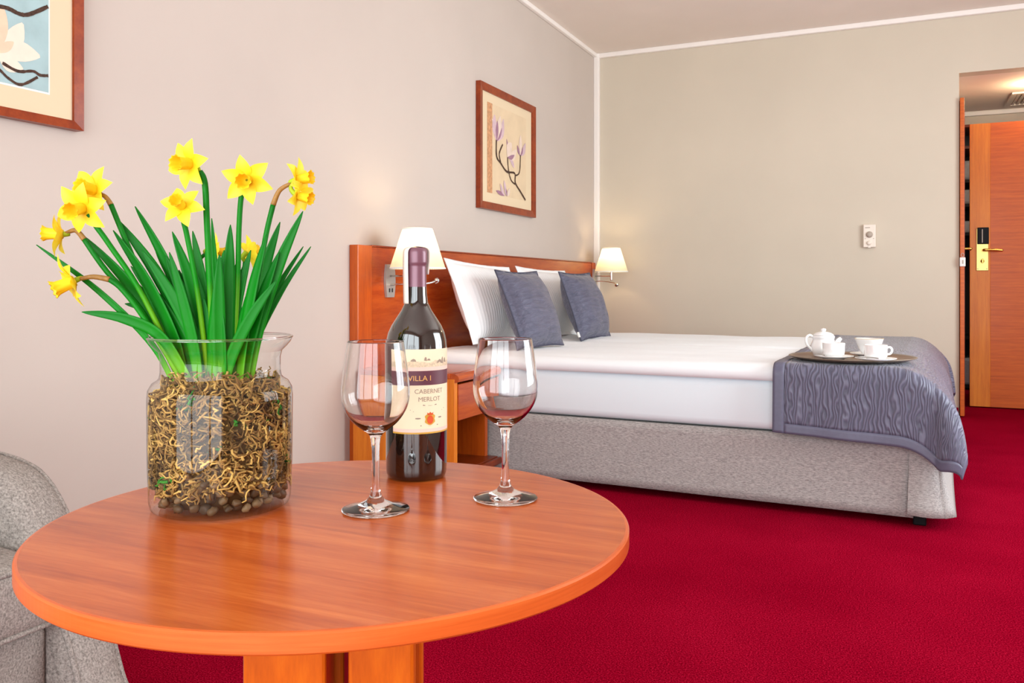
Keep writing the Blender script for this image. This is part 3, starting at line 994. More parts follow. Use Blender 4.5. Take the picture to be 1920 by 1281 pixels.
# ------------------------------------------------------------------ thermostat
th = thing('thermostat', 'ivory wall thermostat with two round dials on the beige wall', 'thermostat', (1.98, -0.001, 1.126))
box('case', (-0.040, -0.028, 0.0), (0.040, 0.0, 0.158), 'plastic_ivory', th, 0.006, 3)
lathe('dial', [(0.0001, 0.016), (0.014, 0.016), (0.020, 0.009), (0.022, 0.0)], 'plastic_grey', th, 28, (0.0, -0.028, 0.088), (R(90), 0, 0), label='larger round dial')
lathe('dial', [(0.0001, 0.014), (0.010, 0.014), (0.014, 0.008), (0.016, 0.0)], 'plastic_ivory', th, 28, (-0.002, -0.028, 0.030), (R(90), 0, 0), label='smaller round dial')
box('name_strip', (-0.028, -0.0285, 0.132), (0.004, -0.028, 0.138), 'plastic_grey', th)
for x in (-0.026, 0.026):
    box('mark', (x - 0.004, -0.0288, 0.058), (x + 0.004, -0.028, 0.062), 'plastic_grey', th)
box('latch', (-0.01, -0.030, -0.003), (0.008, -0.004, 0.010), 'plastic_ivory', th, 0.002)

# ================================================================== TEA TRAY ON THE BED
TZ = 0.5745
TR = (1.998, -2.755)
tr = thing('tray', 'round brown serving tray on the blue bedspread', 'tray', (TR[0], TR[1], TZ), R(20))
def oval(prof, n=56, ax=1.0, ay=0.93):
    vs, fs = lathe_data(prof, n)
    return [(x * ax, y * ay, z) for x, y, z in vs], fs
vs, fs = oval([(0.0001, 0.0), (0.20, 0.0), (0.232, 0.010), (0.236, 0.013), (0.232, 0.0145), (0.224, 0.011)])
pyd('rim', vs, fs, 'tray_edge', tr)
vs, fs = oval([(0.224, 0.011), (0.205, 0.0055), (0.0001, 0.0055)])
pyd('surface', vs, fs, 'tray_brown', tr)
PZ = TZ + 0.0058


def saucer(x, y, lab):
    o = lathe('saucer', [(0.0001, 0.0), (0.038, 0.0), (0.042, 0.004), (0.072, 0.012), (0.073, 0.014), (0.070, 0.014), (0.042, 0.0075), (0.036, 0.006), (0.0001, 0.006)], 'porcelain', None, 48, (x, y, PZ))
    return tag(o, lab, 'saucer', 'saucers on the tray')


def cup(x, y, rz, lab, wide=False):
    c = thing('tea_cup', lab, 'cup', (x, y, PZ + 0.0062), rz, 'cups on the tray')
    if wide:
        prof = [(0.0001, 0.0), (0.026, 0.0), (0.027, 0.005), (0.034, 0.016), (0.046, 0.040), (0.053, 0.062), (0.054, 0.066), (0.052, 0.066), (0.044, 0.041), (0.030, 0.012), (0.0001, 0.008)]
        lathe('rim_band', [(0.0541, 0.0645), (0.0545, 0.0665), (0.0515, 0.0665)], 'porcelain_rim', c, 48)
    else:
        prof = [(0.0001, 0.0), (0.032, 0.0), (0.033, 0.006), (0.036, 0.010), (0.0385, 0.012), (0.040, 0.018), (0.041, 0.056), (0.0405, 0.057), (0.0385, 0.056), (0.0375, 0.018), (0.030, 0.008), (0.0001, 0.007)]
    lathe('bowl', prof, 'porcelain', c, 48)
    r = 0.046 if wide else 0.040
    tube('handle', [(r - 0.002, 0, 0.045), (r + 0.012, 0, 0.047), (r + 0.019, 0, 0.036), (r + 0.012, 0, 0.023), (r - 0.004, 0, 0.021)], 0.0042, 'porcelain', c, 8)
    return c


saucer(1.938, -2.848, 'white saucer under the cup in front of the teapot')
saucer(2.088, -2.897, 'white saucer under the cup with its handle to the right')
saucer(2.058, -2.660, 'white saucer under the wide tea cup at the back')
cup(1.938, -2.848, R(115), 'white straight tea cup in front of the teapot')
cup(2.088, -2.897, R(20), 'white straight tea cup with its handle to the right')
cup(2.058, -2.660, R(130), 'wide white tea cup with a gold rim at the back of the tray', True)
for (x, y, a, lab) in ((1.878, -2.855, R(-60), 'small steel spoon on the saucer in front of the teapot'), (2.042, -2.933, R(-35), 'small steel spoon on the saucer of the cup with its handle right')):
    sp = thing('tea_spoon', lab, 'spoon', (x, y, PZ + 0.0158), a, 'spoons on the saucers')
    tube('spoon_handle', [(0.0, 0, 0.001), (0.035, 0, 0.003), (0.07, 0, 0.002)], lambda t: 0.0014 + 0.0012 * t, 'steel', sp, 8)
    vs, fs = lathe_data([(0.0001, -0.002), (0.006, -0.001), (0.0085, 0.001), (0.008, 0.0013), (0.0001, 0.0)], 16)
    pyd('spoon_bowl', [(x_ * 1.5 - 0.011, y_, z_) for x_, y_, z_ in vs], fs, 'steel', sp)
tp = thing('teapot', 'white porcelain teapot with a domed lid on the tray', 'teapot', (1.891, -2.72, PZ), R(24.45))
lathe('body', [(0.0001, 0), (0.034, 0), (0.036, 0.004), (0.044, 0.014), (0.049, 0.03), (0.048, 0.046), (0.042, 0.062), (0.040, 0.070), (0.043, 0.074), (0.043, 0.082), (0.036, 0.084), (0.0001, 0.084)], 'porcelain', tp, 48)
ld = lathe('lid', [(0.040, 0.0842), (0.038, 0.088), (0.028, 0.0945), (0.014, 0.098), (0.0001, 0.099)], 'porcelain', tp, 40)
lathe('knob', [(0.007, 0.098), (0.009, 0.102), (0.011, 0.106), (0.009, 0.110), (0.0001, 0.112)], 'porcelain', ld, 20)
tube('spout', [(0.036, 0, 0.036), (0.052, 0, 0.046), (0.060, 0, 0.062), (0.070, 0, 0.072)], lambda t: 0.015 - 0.008 * t, 'porcelain', tp, 12)
tube('handle', [(-0.040, 0, 0.076), (-0.056, 0, 0.084), (-0.069, 0, 0.072), (-0.066, 0, 0.048), (-0.048, 0, 0.028), (-0.043, 0, 0.022)], 0.0055, 'porcelain', tp, 10)

# ================================================================== ROUND TABLE
TX, TY, TH = 1.599, -5.551, 0.60
tb = thing('side_table', 'round cherry-wood table in the foreground', 'table', (TX, TY, 0))
RT = 0.320
lathe('table_top', [(RT - 0.004, TH), (0.0001, TH)], 'wood_table', tb, 240, smooth=False)
lathe('edge_band', [(0.0001, TH - 0.018), (RT - 0.002, TH - 0.018), (RT, TH - 0.016), (RT, TH - 0.002), (RT - 0.0015, TH - 0.0004), (RT - 0.004, TH)], 'wood_edge', tb, 240, smooth=False)
vw = R(24.45)
for (a, c, wv) in ((-0.046, -0.045, 0.084), (0.052, -0.035, 0.068), (-0.046, 0.05, 0.084), (0.052, 0.05, 0.068)):
    o = box('leg', (-wv / 2, -0.038, 0.028), (wv / 2, 0.038, TH - 0.019), 'wood_post', tb, 0.004)
    o.location = (a * math.cos(vw) - c * math.sin(vw), a * math.sin(vw) + c * math.cos(vw), 0)
    o.rotation_euler = (0, 0, vw + R(5))
lathe('foot_plate', [(0.0001, 0.0), (0.21, 0.0), (0.212, 0.003), (0.212, 0.022), (0.205, 0.0275), (0.0001, 0.0275)], 'wood_post', tb, 64)

# ================================================================== ARMCHAIR
ac = thing('armchair', 'grey speckled fabric armchair with piped edges, cut off at the left', 'armchair', (0.0, 0.0, 0.0))
YA0, YA1 = -5.86, -5.312
bm = bmesh.new(); bx(bm, (0.12, YA0, 0.09), (0.80, YA1, 0.262), 0.012, 3)
obj('seat_rail', bm, 'fabric_chair', ac, smooth=True)
def cushion_block(name, lo, hi, bev, puff, parent):
    bm = bmesh.new()
    nx, ny = 24, 24
    lo, hi = Vector(lo), Vector(hi)
    bx(bm, lo, hi, bev, 4)
    bmesh.ops.subdivide_edges(bm, edges=[e for e in bm.edges if e.calc_length() > 0.1], cuts=10, use_grid_fill=True)
    c = (lo + hi) / 2; h = (hi - lo) / 2
    for v_ in bm.verts:
        q = Vector(((v_.co.x - c.x) / h.x, (v_.co.y - c.y) / h.y, (v_.co.z - c.z) / h.z))
        if q.z > 0.6:
            v_.co.z += puff * (1 - min(1, q.x ** 2)) * (1 - min(1, q.y ** 2))
        v_.co += Vector((0.004, 0.004, 0.004)) * noise.noise(v_.co * 7)
    return obj(name, bm, 'fabric_chair', parent, smooth=True)
sc_ = cushion_block('seat_cushion', (0.22, YA0 + 0.004, 0.268), (0.835, YA1 - 0.004, 0.392), 0.028, 0.03, ac)
for z in (0.276, 0.384):
    tube('piping', [(0.829, YA0 + 0.02, z), (0.831, (YA0 + YA1) / 2, z), (0.829, YA1 - 0.02, z)], 0.0048, 'fabric_chair', sc_, 8)
cushion_block('backrest', (0.05, YA0 + 0.004, 0.27), (0.24, YA1 - 0.004, 0.80), 0.05, 0.0, ac)
prof = smooth_path([(0.06, 0, 0.085), (0.45, 0, 0.085), (0.885, 0, 0.085), (0.878, 0, 0.16), (0.838, 0, 0.26), (0.778, 0, 0.36), (0.735, 0, 0.435), (0.685, 0, 0.49), (0.62, 0, 0.52), (0.48, 0, 0.535), (0.06, 0, 0.55)], 5)
for (ya, yb) in ((YA1, YA1 + 0.105), (YA0 - 0.105, YA0)):
    bm = bmesh.new()
    n = len(prof)
    cen = Vector((0.40, 0, 0.28))
    nrm2 = []
    for k in range(n):
        d_ = (prof[min(k + 1, n - 1)] - prof[max(k - 1, 0)]).normalized()
        q = Vector((d_.z, 0, -d_.x))
        nrm2.append(-q if q.dot(prof[k] - cen) > 0 else q)
    rr_ = 0.036
    secs = [(ya + rr_ * (1 - math.cos(k * PI / 10)), rr_ * (1 - math.sin(k * PI / 10))) for k in range(6)]
    secs += [(yb - (y_ - ya), in_) for y_, in_ in reversed(secs)]
    rows = []
    for y_, in_ in secs:
        row = []
        for k, p in enumerate(prof):
            q = p + nrm2[k] * (in_ if p.z > 0.1 else 0.0)
            row.append(bm.verts.new((q.x, y_, q.z)))
        rows.append(row)
    for r0_, r1_ in zip(rows[:-1], rows[1:]):
        for k in range(n):
            bm.faces.new((r0_[k], r0_[(k + 1) % n], r1_[(k + 1) % n], r1_[k]))
    bm.faces.new(rows[0]); bm.faces.new(rows[-1])
    am = obj('arm', bm, 'fabric_chair', ac, smooth=True)
    path = [p for p in prof if p.x > 0.3 and p.z > 0.1]
    for y, s_ in ((ya, 1), (yb, -1)):
        path_ = [p for p in path if p.z < 0.36] if y in (YA1, YA0) else path
        tube('piping', [(p.x - 0.010, y + s_ * 0.010, p.z - 0.006) for p in path_[::2]], 0.0052, 'fabric_chair', am, 8, sub=3)
for (x, y) in ((0.8, YA1 + 0.06), (0.8, YA0 - 0.06), (0.12, YA1 + 0.06), (0.12, YA0 - 0.06)):
    lathe('leg', [(0.016, 0.0), (0.024, 0.09), (0.0001, 0.09)], 'wood_dark', ac, 16, (x, y, 0), cap0=True)

# ================================================================== GLASS VASE, MOSS, PEBBLES
VX, VY = 1.437, -5.566
va = thing('glass_vase', 'clear glass jar vase with flared lip holding moss and daffodils', 'vase', (VX, VY, TH + 0.0005), vw)
RX = Vector((math.cos(vw), math.sin(vw), 0)); FW = Vector((-math.sin(vw), math.cos(vw), 0))
lathe('body', [(0.0001, 0.006), (0.066, 0.006), (0.0745, 0.001), (0.0780, 0.003), (0.0800, 0.010), (0.0815, 0.05), (0.0822, 0.128), (0.0812, 0.139), (0.0770, 0.1465), (0.0715, 0.150)], 'vase_glass', va, 96)
lathe('neck', [(0.0715, 0.150), (0.0690, 0.153), (0.0678, 0.160), (0.0680, 0.176), (0.0700, 0.183)], 'vase_glass', va, 96)
lathe('lip', [(0.0700, 0.183), (0.0750, 0.188), (0.0800, 0.194), (0.0818, 0.1985), (0.0814, 0.2000), (0.0806, 0.1996)], 'vase_glass', va, 96)
ring = [(0.0812 + 0.0015 * math.cos(2 * PI * k / 10), 0.1996 + 0.0015 * math.sin(2 * PI * k / 10)) for k in range(11)]
lathe('lip_rim', ring, 'wine_glass', va, 96)
random.seed(5)
VO = Vector((VX, VY, TH + 0.0005))
# moss: countless curled strands
vs_all, fs_all, at_all = [], [], []
def add_strand(p, ln, r, tone):
    d_ = Vector((random.gauss(0, 1), random.gauss(0, 1), random.gauss(0, 0.7))).normalized()
    pts = [p.copy()]
    for k in range(5):
        d_ = (d_ + Vector((random.gauss(0, 0.75), random.gauss(0, 0.75), random.gauss(0, 0.6)))).normalized()
        q = pts[-1] + d_ * ln / 5
        rr = math.hypot(q.x, q.y)
        lim = 0.0795 if q.z < 0.136 else 0.0665
        if rr > lim:
            q.x *= lim / rr; q.y *= lim / rr
        q.z = min(max(q.z, 0.018), 0.160)
        pts.append(q)
    v_, f_ = tube_data(pts, lambda t: r * (1 - 0.5 * t), 4, False)
    o = len(vs_all)
    vs_all.extend(v_); fs_all.extend(tuple(o + k for k in f) for f in f_)
    at_all.extend([tone] * len(v_))
for i in range(5600):
    a = random.uniform(0, 2 * PI)
    z = random.uniform(0.030, 0.148)
    r = random.uniform(0.064, 0.079) if z < 0.136 else random.uniform(0.0, 0.066)
    if i % 5 == 0:
        z = random.uniform(0.134, 0.150); r = random.uniform(0.01, 0.066)
    patch = noise.noise(Vector((math.cos(a) * 2.5, math.sin(a) * 2.5, z * 30)))
    tone = min(0.92, max(0.05, 0.48 + 0.5 * patch + random.gauss(0, 0.22)))
    if noise.noise(Vector((math.cos(a) * 5 + 9, math.sin(a) * 5, z * 60))) > 0.52:
        tone = random.uniform(0.96, 1.0)
    add_strand(Vector((r * math.cos(a), r * math.sin(a), z)), random.uniform(0.014, 0.03), random.uniform(0.0010, 0.0021), tone)
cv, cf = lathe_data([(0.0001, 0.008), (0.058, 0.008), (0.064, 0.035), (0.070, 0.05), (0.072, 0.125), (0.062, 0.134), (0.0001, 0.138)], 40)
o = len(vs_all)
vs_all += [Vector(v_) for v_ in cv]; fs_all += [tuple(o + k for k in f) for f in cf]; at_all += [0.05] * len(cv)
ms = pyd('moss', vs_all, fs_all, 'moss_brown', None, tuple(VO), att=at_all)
tag(ms, 'curly brown dried moss filling the glass vase', 'moss', kind='stuff')
# pebbles
peb = []
for k in range(6):
    bm = bmesh.new()
    bmesh.ops.create_icosphere(bm, subdivisions=2, radius=1.0)
    sx, sy, sz = random.uniform(0.8, 1.2), random.uniform(0.7, 1.0), random.uniform(0.6, 0.85)
    for v_ in bm.verts:
        v_.co *= 1 + 0.55 * noise.noise(v_.co * 1.1 + Vector((k * 5, 0, 0))) + 0.15 * noise.noise(v_.co * 3.1 + Vector((k * 5, 2, 0)))
        v_.co = Vector((v_.co.x * sx, v_.co.y * sy, v_.co.z * sz))
    me = bpy.data.meshes.new('pebble'); bm.to_mesh(me); bm.free()
    a = me.attributes.new('t', 'FLOAT', 'POINT'); a.data.foreach_set('value', [random.random()] * len(me.vertices))
    me.materials.append(M('pebble_stone')); me.polygons.foreach_set('use_smooth', [True] * len(me.polygons))
    peb.append(me)
placed = []
tries = 0
while len(placed) < 190 and tries < 30000:
    tries += 1
    s_ = random.uniform(0.0052, 0.0086)
    a = random.uniform(0, 2 * PI)
    r = random.uniform(0.060, 0.0790 - s_ * 1.12)
    if r + s_ * 1.12 > 0.0791:
        continue
    z = 0.0068 + s_ * 0.75 + random.uniform(0, 1) ** 1.3 * 0.040
    p = Vector((r * math.cos(a), r * math.sin(a), z))
    if any((p - q).length < (s_ + sr) * 0.74 for q, sr in placed):
        continue
    if r < 0.055 and z > 0.02:
        continue
    placed.append((p, s_))
for p, s_ in placed:
    o = bpy.data.objects.new('pebble', random.choice(peb)); COL.objects.link(o)
    o.location = VO + p; o.scale = (s_, s_, s_); o.rotation_euler = (random.uniform(-.4, .4), random.uniform(-.4, .4), random.uniform(0, 6))
    tag(o, 'small brown pebble at the bottom of the glass vase', 'pebble', 'pebbles in the vase')

# ================================================================== DAFFODILS
FLOWERS = [
    ('tallest yellow daffodil, standing upright above the vase', [(-0.0109, -0.01, 0.1548), (-0.0083, -0.0125, 0.2457), (-0.0117, -0.015, 0.3329), (-0.0133, -0.0175, 0.3794), (-0.0186, -0.02, 0.3933)], [((-0.0292, -0.02, 0.402), (-0.45, -1, -0.1), 0.049)]),
    ('yellow daffodil facing out, second tallest, right of the tallest one', [(0.0158, 0.0, 0.1537), (0.019, 0.0, 0.2581), (0.0209, 0.0, 0.3277), (0.0234, 0.0, 0.3644), (0.0272, 0.0, 0.3783)], [((0.031, 0, 0.3859), (0.05, -1, -0.2), 0.047)]),
    ('small yellow daffodil just below the tallest bloom', [(-0.0136, -0.015, 0.1553), (-0.0203, -0.0187, 0.2458), (-0.0313, -0.0225, 0.3138), (-0.0348, -0.0262, 0.3352), (-0.0346, -0.03, 0.3453)], [((-0.0346, -0.03, 0.3515), (-0.05, -1, 0.35), 0.041)]),
    ('stem with two yellow daffodil trumpets pointing right', [(0.0348, 0.0, 0.1537), (0.0411, 0.0, 0.2455), (0.0519, 0.0, 0.315), (0.0614, 0.0, 0.3562), (0.069, 0.0, 0.3732), (0.0822, 0.0, 0.3815)], [((0.0892, 0.0, 0.3859), (1, -0.25, 0.12), 0.042), ((0.0905, 0.0, 0.3669), (1, -0.35, -0.25), 0.04)]),
    ('yellow daffodil at upper left, behind a nearer bloom', [(-0.0462, 0.005, 0.1532), (-0.0816, 0.006, 0.2326), (-0.1171, 0.007, 0.3154), (-0.1347, 0.008, 0.357), (-0.1416, 0.009, 0.3665), (-0.1497, 0.01, 0.3705)], [((-0.1548, 0.01, 0.3743), (-0.35, -1, 0.15), 0.05)]),
    ('yellow daffodil at upper left, in front of another bloom', [(-0.0448, -0.01, 0.1548), (-0.0863, -0.0125, 0.2457), (-0.1257, -0.015, 0.308), (-0.1402, -0.0175, 0.3297), (-0.1476, -0.02, 0.3437)], [((-0.1544, -0.02, 0.3506), (-0.15, -1, -0.25), 0.05)]),
    ('yellow daffodil turned sideways, its trumpet pointing left', [(-0.0499, -0.005, 0.1542), (-0.0891, -0.006, 0.2267), (-0.1327, -0.007, 0.277), (-0.1586, -0.008, 0.3146), (-0.1681, -0.009, 0.3252), (-0.1789, -0.01, 0.322)], [((-0.1826, -0.01, 0.3208), (-1, -0.25, 0.02), 0.046)]),
    ('lowest yellow daffodil at left, nodding downward', [(-0.0416, -0.015, 0.1553), (-0.0809, -0.018, 0.2178), (-0.1074, -0.021, 0.255), (-0.1215, -0.024, 0.2674), (-0.1386, -0.027, 0.2705), (-0.1524, -0.03, 0.268)], [((-0.1586, -0.03, 0.2661), (-0.75, -0.55, -0.45), 0.052)]),
    ('small orange-yellow daffodil half hidden behind the thick straight stem', [(-0.016, 0.0225, 0.1513), (-0.0226, 0.0281, 0.219), (-0.0376, 0.0338, 0.2777), (-0.0411, 0.0394, 0.2909), (-0.0344, 0.045, 0.3003)], [((-0.0279, 0.045, 0.3037), (0.7, 0.5, -0.1), 0.036)]),
    ('small daffodil half hidden behind the leaves below the second tallest bloom', [(0.0034, 0.0225, 0.1513), (0.006, 0.03, 0.2189), (0.0135, 0.0375, 0.2712), (0.0137, 0.045, 0.2898)], [((0.0164, 0.045, 0.3017), (0.5, 0.6, 0.2), 0.034)]),
]
LEAF_TIPS = [(-0.1138, 0.0256, 0.3567, False), (-0.1275, -0.0019, 0.3257, False), (-0.1324, 0.0153, 0.3422, False), (-0.0889, 0.0265, 0.3016, False), (-0.0642, 0.015, 0.3255, False), (-0.0452, 0.0295, 0.3271, False), (0.0132, -0.0074, 0.3322, False), (0.0639, 0.0211, 0.3375, False), (0.0977, -0.0039, 0.3483, False), (0.0899, 0.0305, 0.3082, True), (0.1, 0.0265, 0.308, True), (-0.0015, -0.0282, 0.3381, True), (-0.1528, -0.0255, 0.2298, False), (-0.2085, -0.0198, 0.3077, True), (-0.0633, 0.0326, 0.2796, False), (-0.028, -0.0045, 0.2757, False), (0.0174, 0.0089, 0.2945, False), (0.0528, -0.0139, 0.29, False), (-0.0034, 0.0005, 0.2758, False), (0.0705, -0.008, 0.3002, False), (-0.0898, -0.0104, 0.302, False), (-0.1668, 0.006, 0.3199, False), (-0.1101, 0.0059, 0.2835, False), (-0.0844, 0.0283, 0.2711, False), (-0.0588, 0.0127, 0.2581, False), (0.0158, 0.03, 0.2711, False), (0.0336, 0.0249, 0.2581, False), (0.0471, 0.0344, 0.2645, False), (-0.0233, 0.012, 0.3029, False), (0.0112, -0.0236, 0.3014, False), (-0.1221, 0.0252, 0.2548, False), (-0.0992, 0.0325, 0.245, False), (-0.0519, 0.0283, 0.2451, False), (0.0333, 0.0048, 0.3026, False), (-0.0725, 0.015, 0.2966, False), (0.0596, -0.0202, 0.3202, False), (-0.1535, 0.0232, 0.2969, False), (-0.0755, 0.0051, 0.2611, False), (-0.0433, -0.0151, 0.2566, False), (0.0083, -0.0306, 0.2963, False), (-0.1258, 0.0248, 0.2383, False), (-0.0835, 0.0343, 0.2854, False), (0.0735, -0.0288, 0.2665, False), (0.03, 0.021, 0.2663, False), (0.0023, -0.0063, 0.2908, False), (0.0077, -0.0244, 0.2371, False), (-0.0159, -0.0144, 0.2463, False), (-0.0002, 0.0188, 0.2982, False), (0.0138, 0.0261, 0.2574, False), (-0.049, -0.0319, 0.2987, False)]


def vlocal(a, c, h):
    """vase frame: a to the right, c away from the window side, h up"""
    return RX * a + FW * c + Vector((0, 0, h))


def petal_mesh(l):
    vs, at = [], []
    N, Wd = 9, 4
    for i in range(N + 1):
        t = i / N
        w_ = l * 0.285 * (math.sin(PI * (0.12 + 0.88 * t) ** 0.85) ** 0.95 if t < 1 else 0.0)
        for j in range(Wd + 1):
            u = -1 + 2 * j / Wd
            vs.append((l * (0.08 + 0.92 * t), u * w_, l * (0.10 * math.sin(PI * t) + 0.07 * abs(u) * math.sin(PI * t) + 0.06 * t * t)))
            at.append(t)
    fs = [(i * (Wd + 1) + j, (i + 1) * (Wd + 1) + j, (i + 1) * (Wd + 1) + j + 1, i * (Wd + 1) + j + 1) for i in range(N) for j in range(Wd)]
    return vs, fs, at


def trumpet_mesh(l):
    n = 36
    vs, at = [], []
    prof = [(0.05, -0.02), (0.18, 0.0), (0.205, 0.18), (0.215, 0.40), (0.235, 0.58), (0.28, 0.70), (0.295, 0.72)]
    back = [(0.27, 0.69), (0.215, 0.56), (0.19, 0.38), (0.175, 0.18), (0.05, 0.12)]
    allp = prof + back
    for k, (r, z) in enumerate(allp):
        fr = 1.0 if 4 < k < 8 else 0.0
        for i in range(n):
            a = 2 * PI * i / n
            rr = r * l * (1 + 0.09 * fr * math.sin(a * 9) + 0.03 * math.sin(a * 6))
            vs.append((rr * math.cos(a), rr * math.sin(a), l * z + fr * 0.03 * l * math.cos(a * 9)))
            at.append(min(1, max(0, z / 0.7)))
    fs = [(k * n + i, k * n + (i + 1) % n, (k + 1) * n + (i + 1) % n, (k + 1) * n + i) for k in range(len(allp) - 1) for i in range(n)]
    return vs, fs, at


def axis_rot(d_, roll):
    z = d_.normalized()
    x = z.cross(Vector((0, 0, 1)))
    if x.length < 1e-3:
        x = Vector((1, 0, 0))
    x.normalize(); y = z.cross(x)
    return Matrix((x, y, z)).transposed() @ Matrix.Rotation(roll, 3, 'Z')


def leaf_ribbon(parent, base, mid, tip, width, tw, org):
    P = smooth_path([base, mid[0], mid[1], tip], 7)
    n = len(P) - 1
    vs, at = [], []
    for i, p in enumerate(P):
        t = i / n
        d_ = (P[min(i + 1, n)] - P[max(i - 1, 0)]).normalized()
        face = (-FW * math.cos(tw) + RX * math.sin(tw))
        side = d_.cross(face).normalized()
        nor = side.cross(d_)
        w_ = width / 2 * min(1.0, 0.62 + 1.2 * t) * (1 - max(0, (t - 0.55) / 0.45) ** 1.8) + 0.0004
        for u, dz in ((-1, 0), (-0.5, -0.10), (0, -0.22), (0.5, -0.10), (1, 0)):
            vs.append(p + side * (u * w_) + nor * (dz * w_) - org)
            at.append(t)
    fs = [(i * 5 + j, (i + 1) * 5 + j, (i + 1) * 5 + j + 1, i * 5 + j + 1) for i in range(n) for j in range(4)]
    o = pyd('leaf', vs, fs, 'leaf_green', parent, att=at)
    md = o.modifiers.new('thickness', 'SOLIDIFY'); md.thickness = 0.0009; md.offset = 0
    return o


random.seed(21)
plants = []
for (lab, st, blooms) in FLOWERS:
    base = vlocal(st[0][0] * 0.75, st[0][1] * 0.5, 0.128)
    org = VO + base
    t_ = thing('daffodil', lab, 'daffodil', tuple(org), group='daffodils in the glass vase')
    dep = st[-1][1]
    path = [vlocal(*p) for p in st]
    path[0] = base
    rs = 0.0031 if blooms[0][2] > 0.04 else 0.0024
    if 'tallest yellow' in lab:
        rs = 0.0037
    nb = 3 if len(st) > 5 else len(st) - 1
    stem_pts = path if len(st) <= 5 else path[:-2]
    tube('stem', [p - base for p in stem_pts], rs, 'leaf_green', t_, 10, att=True)
    if len(st) > 5:
        tube('neck', [p - base for p in path[-3:]], lambda t: 0.0034 - 0.0012 * t, 'stem_brown', t_, 8, label='papery brown neck below the bloom')
    for ctr, nr, dia in blooms:
        nrm = RX * nr[0] + FW * nr[1] + Vector((0, 0, nr[2]))
        nrm.normalize()
        cpos = vlocal(*ctr) - base
        l = dia / 2 * 1.32
        # pedicel from neck to back of bloom
        tube('flower_stalk', [path[-1] - base, (path[-1] - base) * 0.4 + (cpos - nrm * 0.008) * 0.6, cpos - nrm * 0.001], lambda t: 0.0020 + 0.0016 * t, 'leaf_green', t_, 8, att=False)
        roll = random.uniform(0, 1)
        for k in range(6):
            vs, fs, at = petal_mesh(l * random.uniform(0.93, 1.06))
            rot = axis_rot(nrm, roll + k * PI / 3 + random.uniform(-.08, .08))
            tilt = Matrix.Rotation(random.uniform(-0.12, 0.10), 3, 'Y')
            off = nrm * (0.0006 if k % 2 else 0.0)
            o = pyd('petal', [rot @ (tilt @ Vector(v_)) + cpos + off for v_ in vs], fs, 'petal_yellow', t_, att=at)
        vs, fs, at = trumpet_mesh(l)
        rot = axis_rot(nrm, roll)
        pyd('trumpet', [rot @ Vector(v_) + cpos for v_ in vs], fs, 'trumpet_yellow', t_, att=at)
    plants.append((t_, st[0][0], blooms[0][0][0], dep, base))
for i, (a, c, h, thin) in enumerate(LEAF_TIPS):
    t_, ab, af, dep, pbase = min(plants, key=lambda p: abs(p[2] - a) + 0.02 * len([q for q in p[0].children if q.name.startswith('leaf')]))
    b_a = max(-0.045, min(0.04, a * 0.22 + random.uniform(-0.012, 0.012)))
    base = vlocal(b_a, c * 0.6, 0.128)
    low = h < 0.24 and a < -0.1
    m1 = vlocal(b_a + (a - b_a) * (0.30 if low else 0.18), c * 0.75, 0.128 + (h - 0.128) * (0.68 if low else 0.34))
    m2 = vlocal(b_a + (a - b_a) * (0.62 if low else 0.56), c * 0.95, 0.128 + (h - 0.128) * (0.92 if low else 0.70))
    tip = vlocal(a, c, h)
    leaf_ribbon(t_, base, (m1, m2), tip, 0.0068 if thin else random.uniform(0.0125, 0.0155), random.uniform(-0.55, 0.55), pbase)

# ================================================================== WINE BOTTLE
bo = thing('wine_bottle', 'dark red-wine bottle with cream and purple label and plum capsule', 'bottle', (1.567, -5.335, TH + 0.0004), R(-59.2))
RB = 0.0415
lathe('glass_body', [(0.0001, 0.004), (0.030, 0.003), (0.036, 0.0), (0.0395, 0.002), (0.0412, 0.007), (RB, 0.014), (RB, 0.176), (0.0408, 0.186), (0.0385, 0.196), (0.034, 0.206), (0.027, 0.217), (0.0205, 0.227), (0.0158, 0.237), (0.0142, 0.248), (0.0136, 0.262), (0.0132, 0.30), (0.0001, 0.30)], 'bottle_glass', bo, 72)
cp = lathe('capsule', [(0.0139, 0.2475), (0.0137, 0.262), (0.0134, 0.286), (0.0134, 0.2885), (0.0145, 0.290), (0.0148, 0.293), (0.0148, 0.305), (0.0140, 0.3105), (0.0115, 0.3125), (0.0001, 0.3128)], 'capsule', bo, 48)
# paper seal running over the top of the capsule
sv = []
pth = smooth_path([(0, -0.0160, 0.236), (0, -0.0166, 0.262), (0, -0.0170, 0.295), (0, -0.0150, 0.3105), (0, 0, 0.3142), (0, 0.0150, 0.3105), (0, 0.0168, 0.298), (0, 0.0152, 0.276)], 5)
seal = []
for p in pth:
    for x in (-0.0075, 0.0, 0.0075):
        bow = 0.0012 * (1 - (x / 0.0075) ** 2)
        seal.append((x, p.y + (bow if p.y > 0 else -bow) * (abs(p.y) / 0.016), p.z))
fs = [(3 * i + j, 3 * i + j + 1, 3 * i + j + 4, 3 * i + j + 3) for i in range(len(pth) - 1) for j in range(2)]
so = pyd('paper_seal', seal, fs, 'paper_tax', bo, rot=(0, 0, R(28)))
md = so.modifiers.new('thickness', 'SOLIDIFY'); md.thickness = 0.0003


def wrap(s_, z, off):
    a = s_ / RB
    return ((RB + off) * math.cos(a), (RB + off) * math.sin(a), z)


def label_patch(name, s0, s1, z0, z1, off, mat, parent, ns=40):
    vs = [wrap(s0 + (s1 - s0) * i / ns, z, off) for i in range(ns + 1) for z in (z0, z1)]
    fs = [(2 * i, 2 * i + 2, 2 * i + 3, 2 * i + 1) for i in range(ns)]
    return pyd(name, vs, fs, mat, parent)


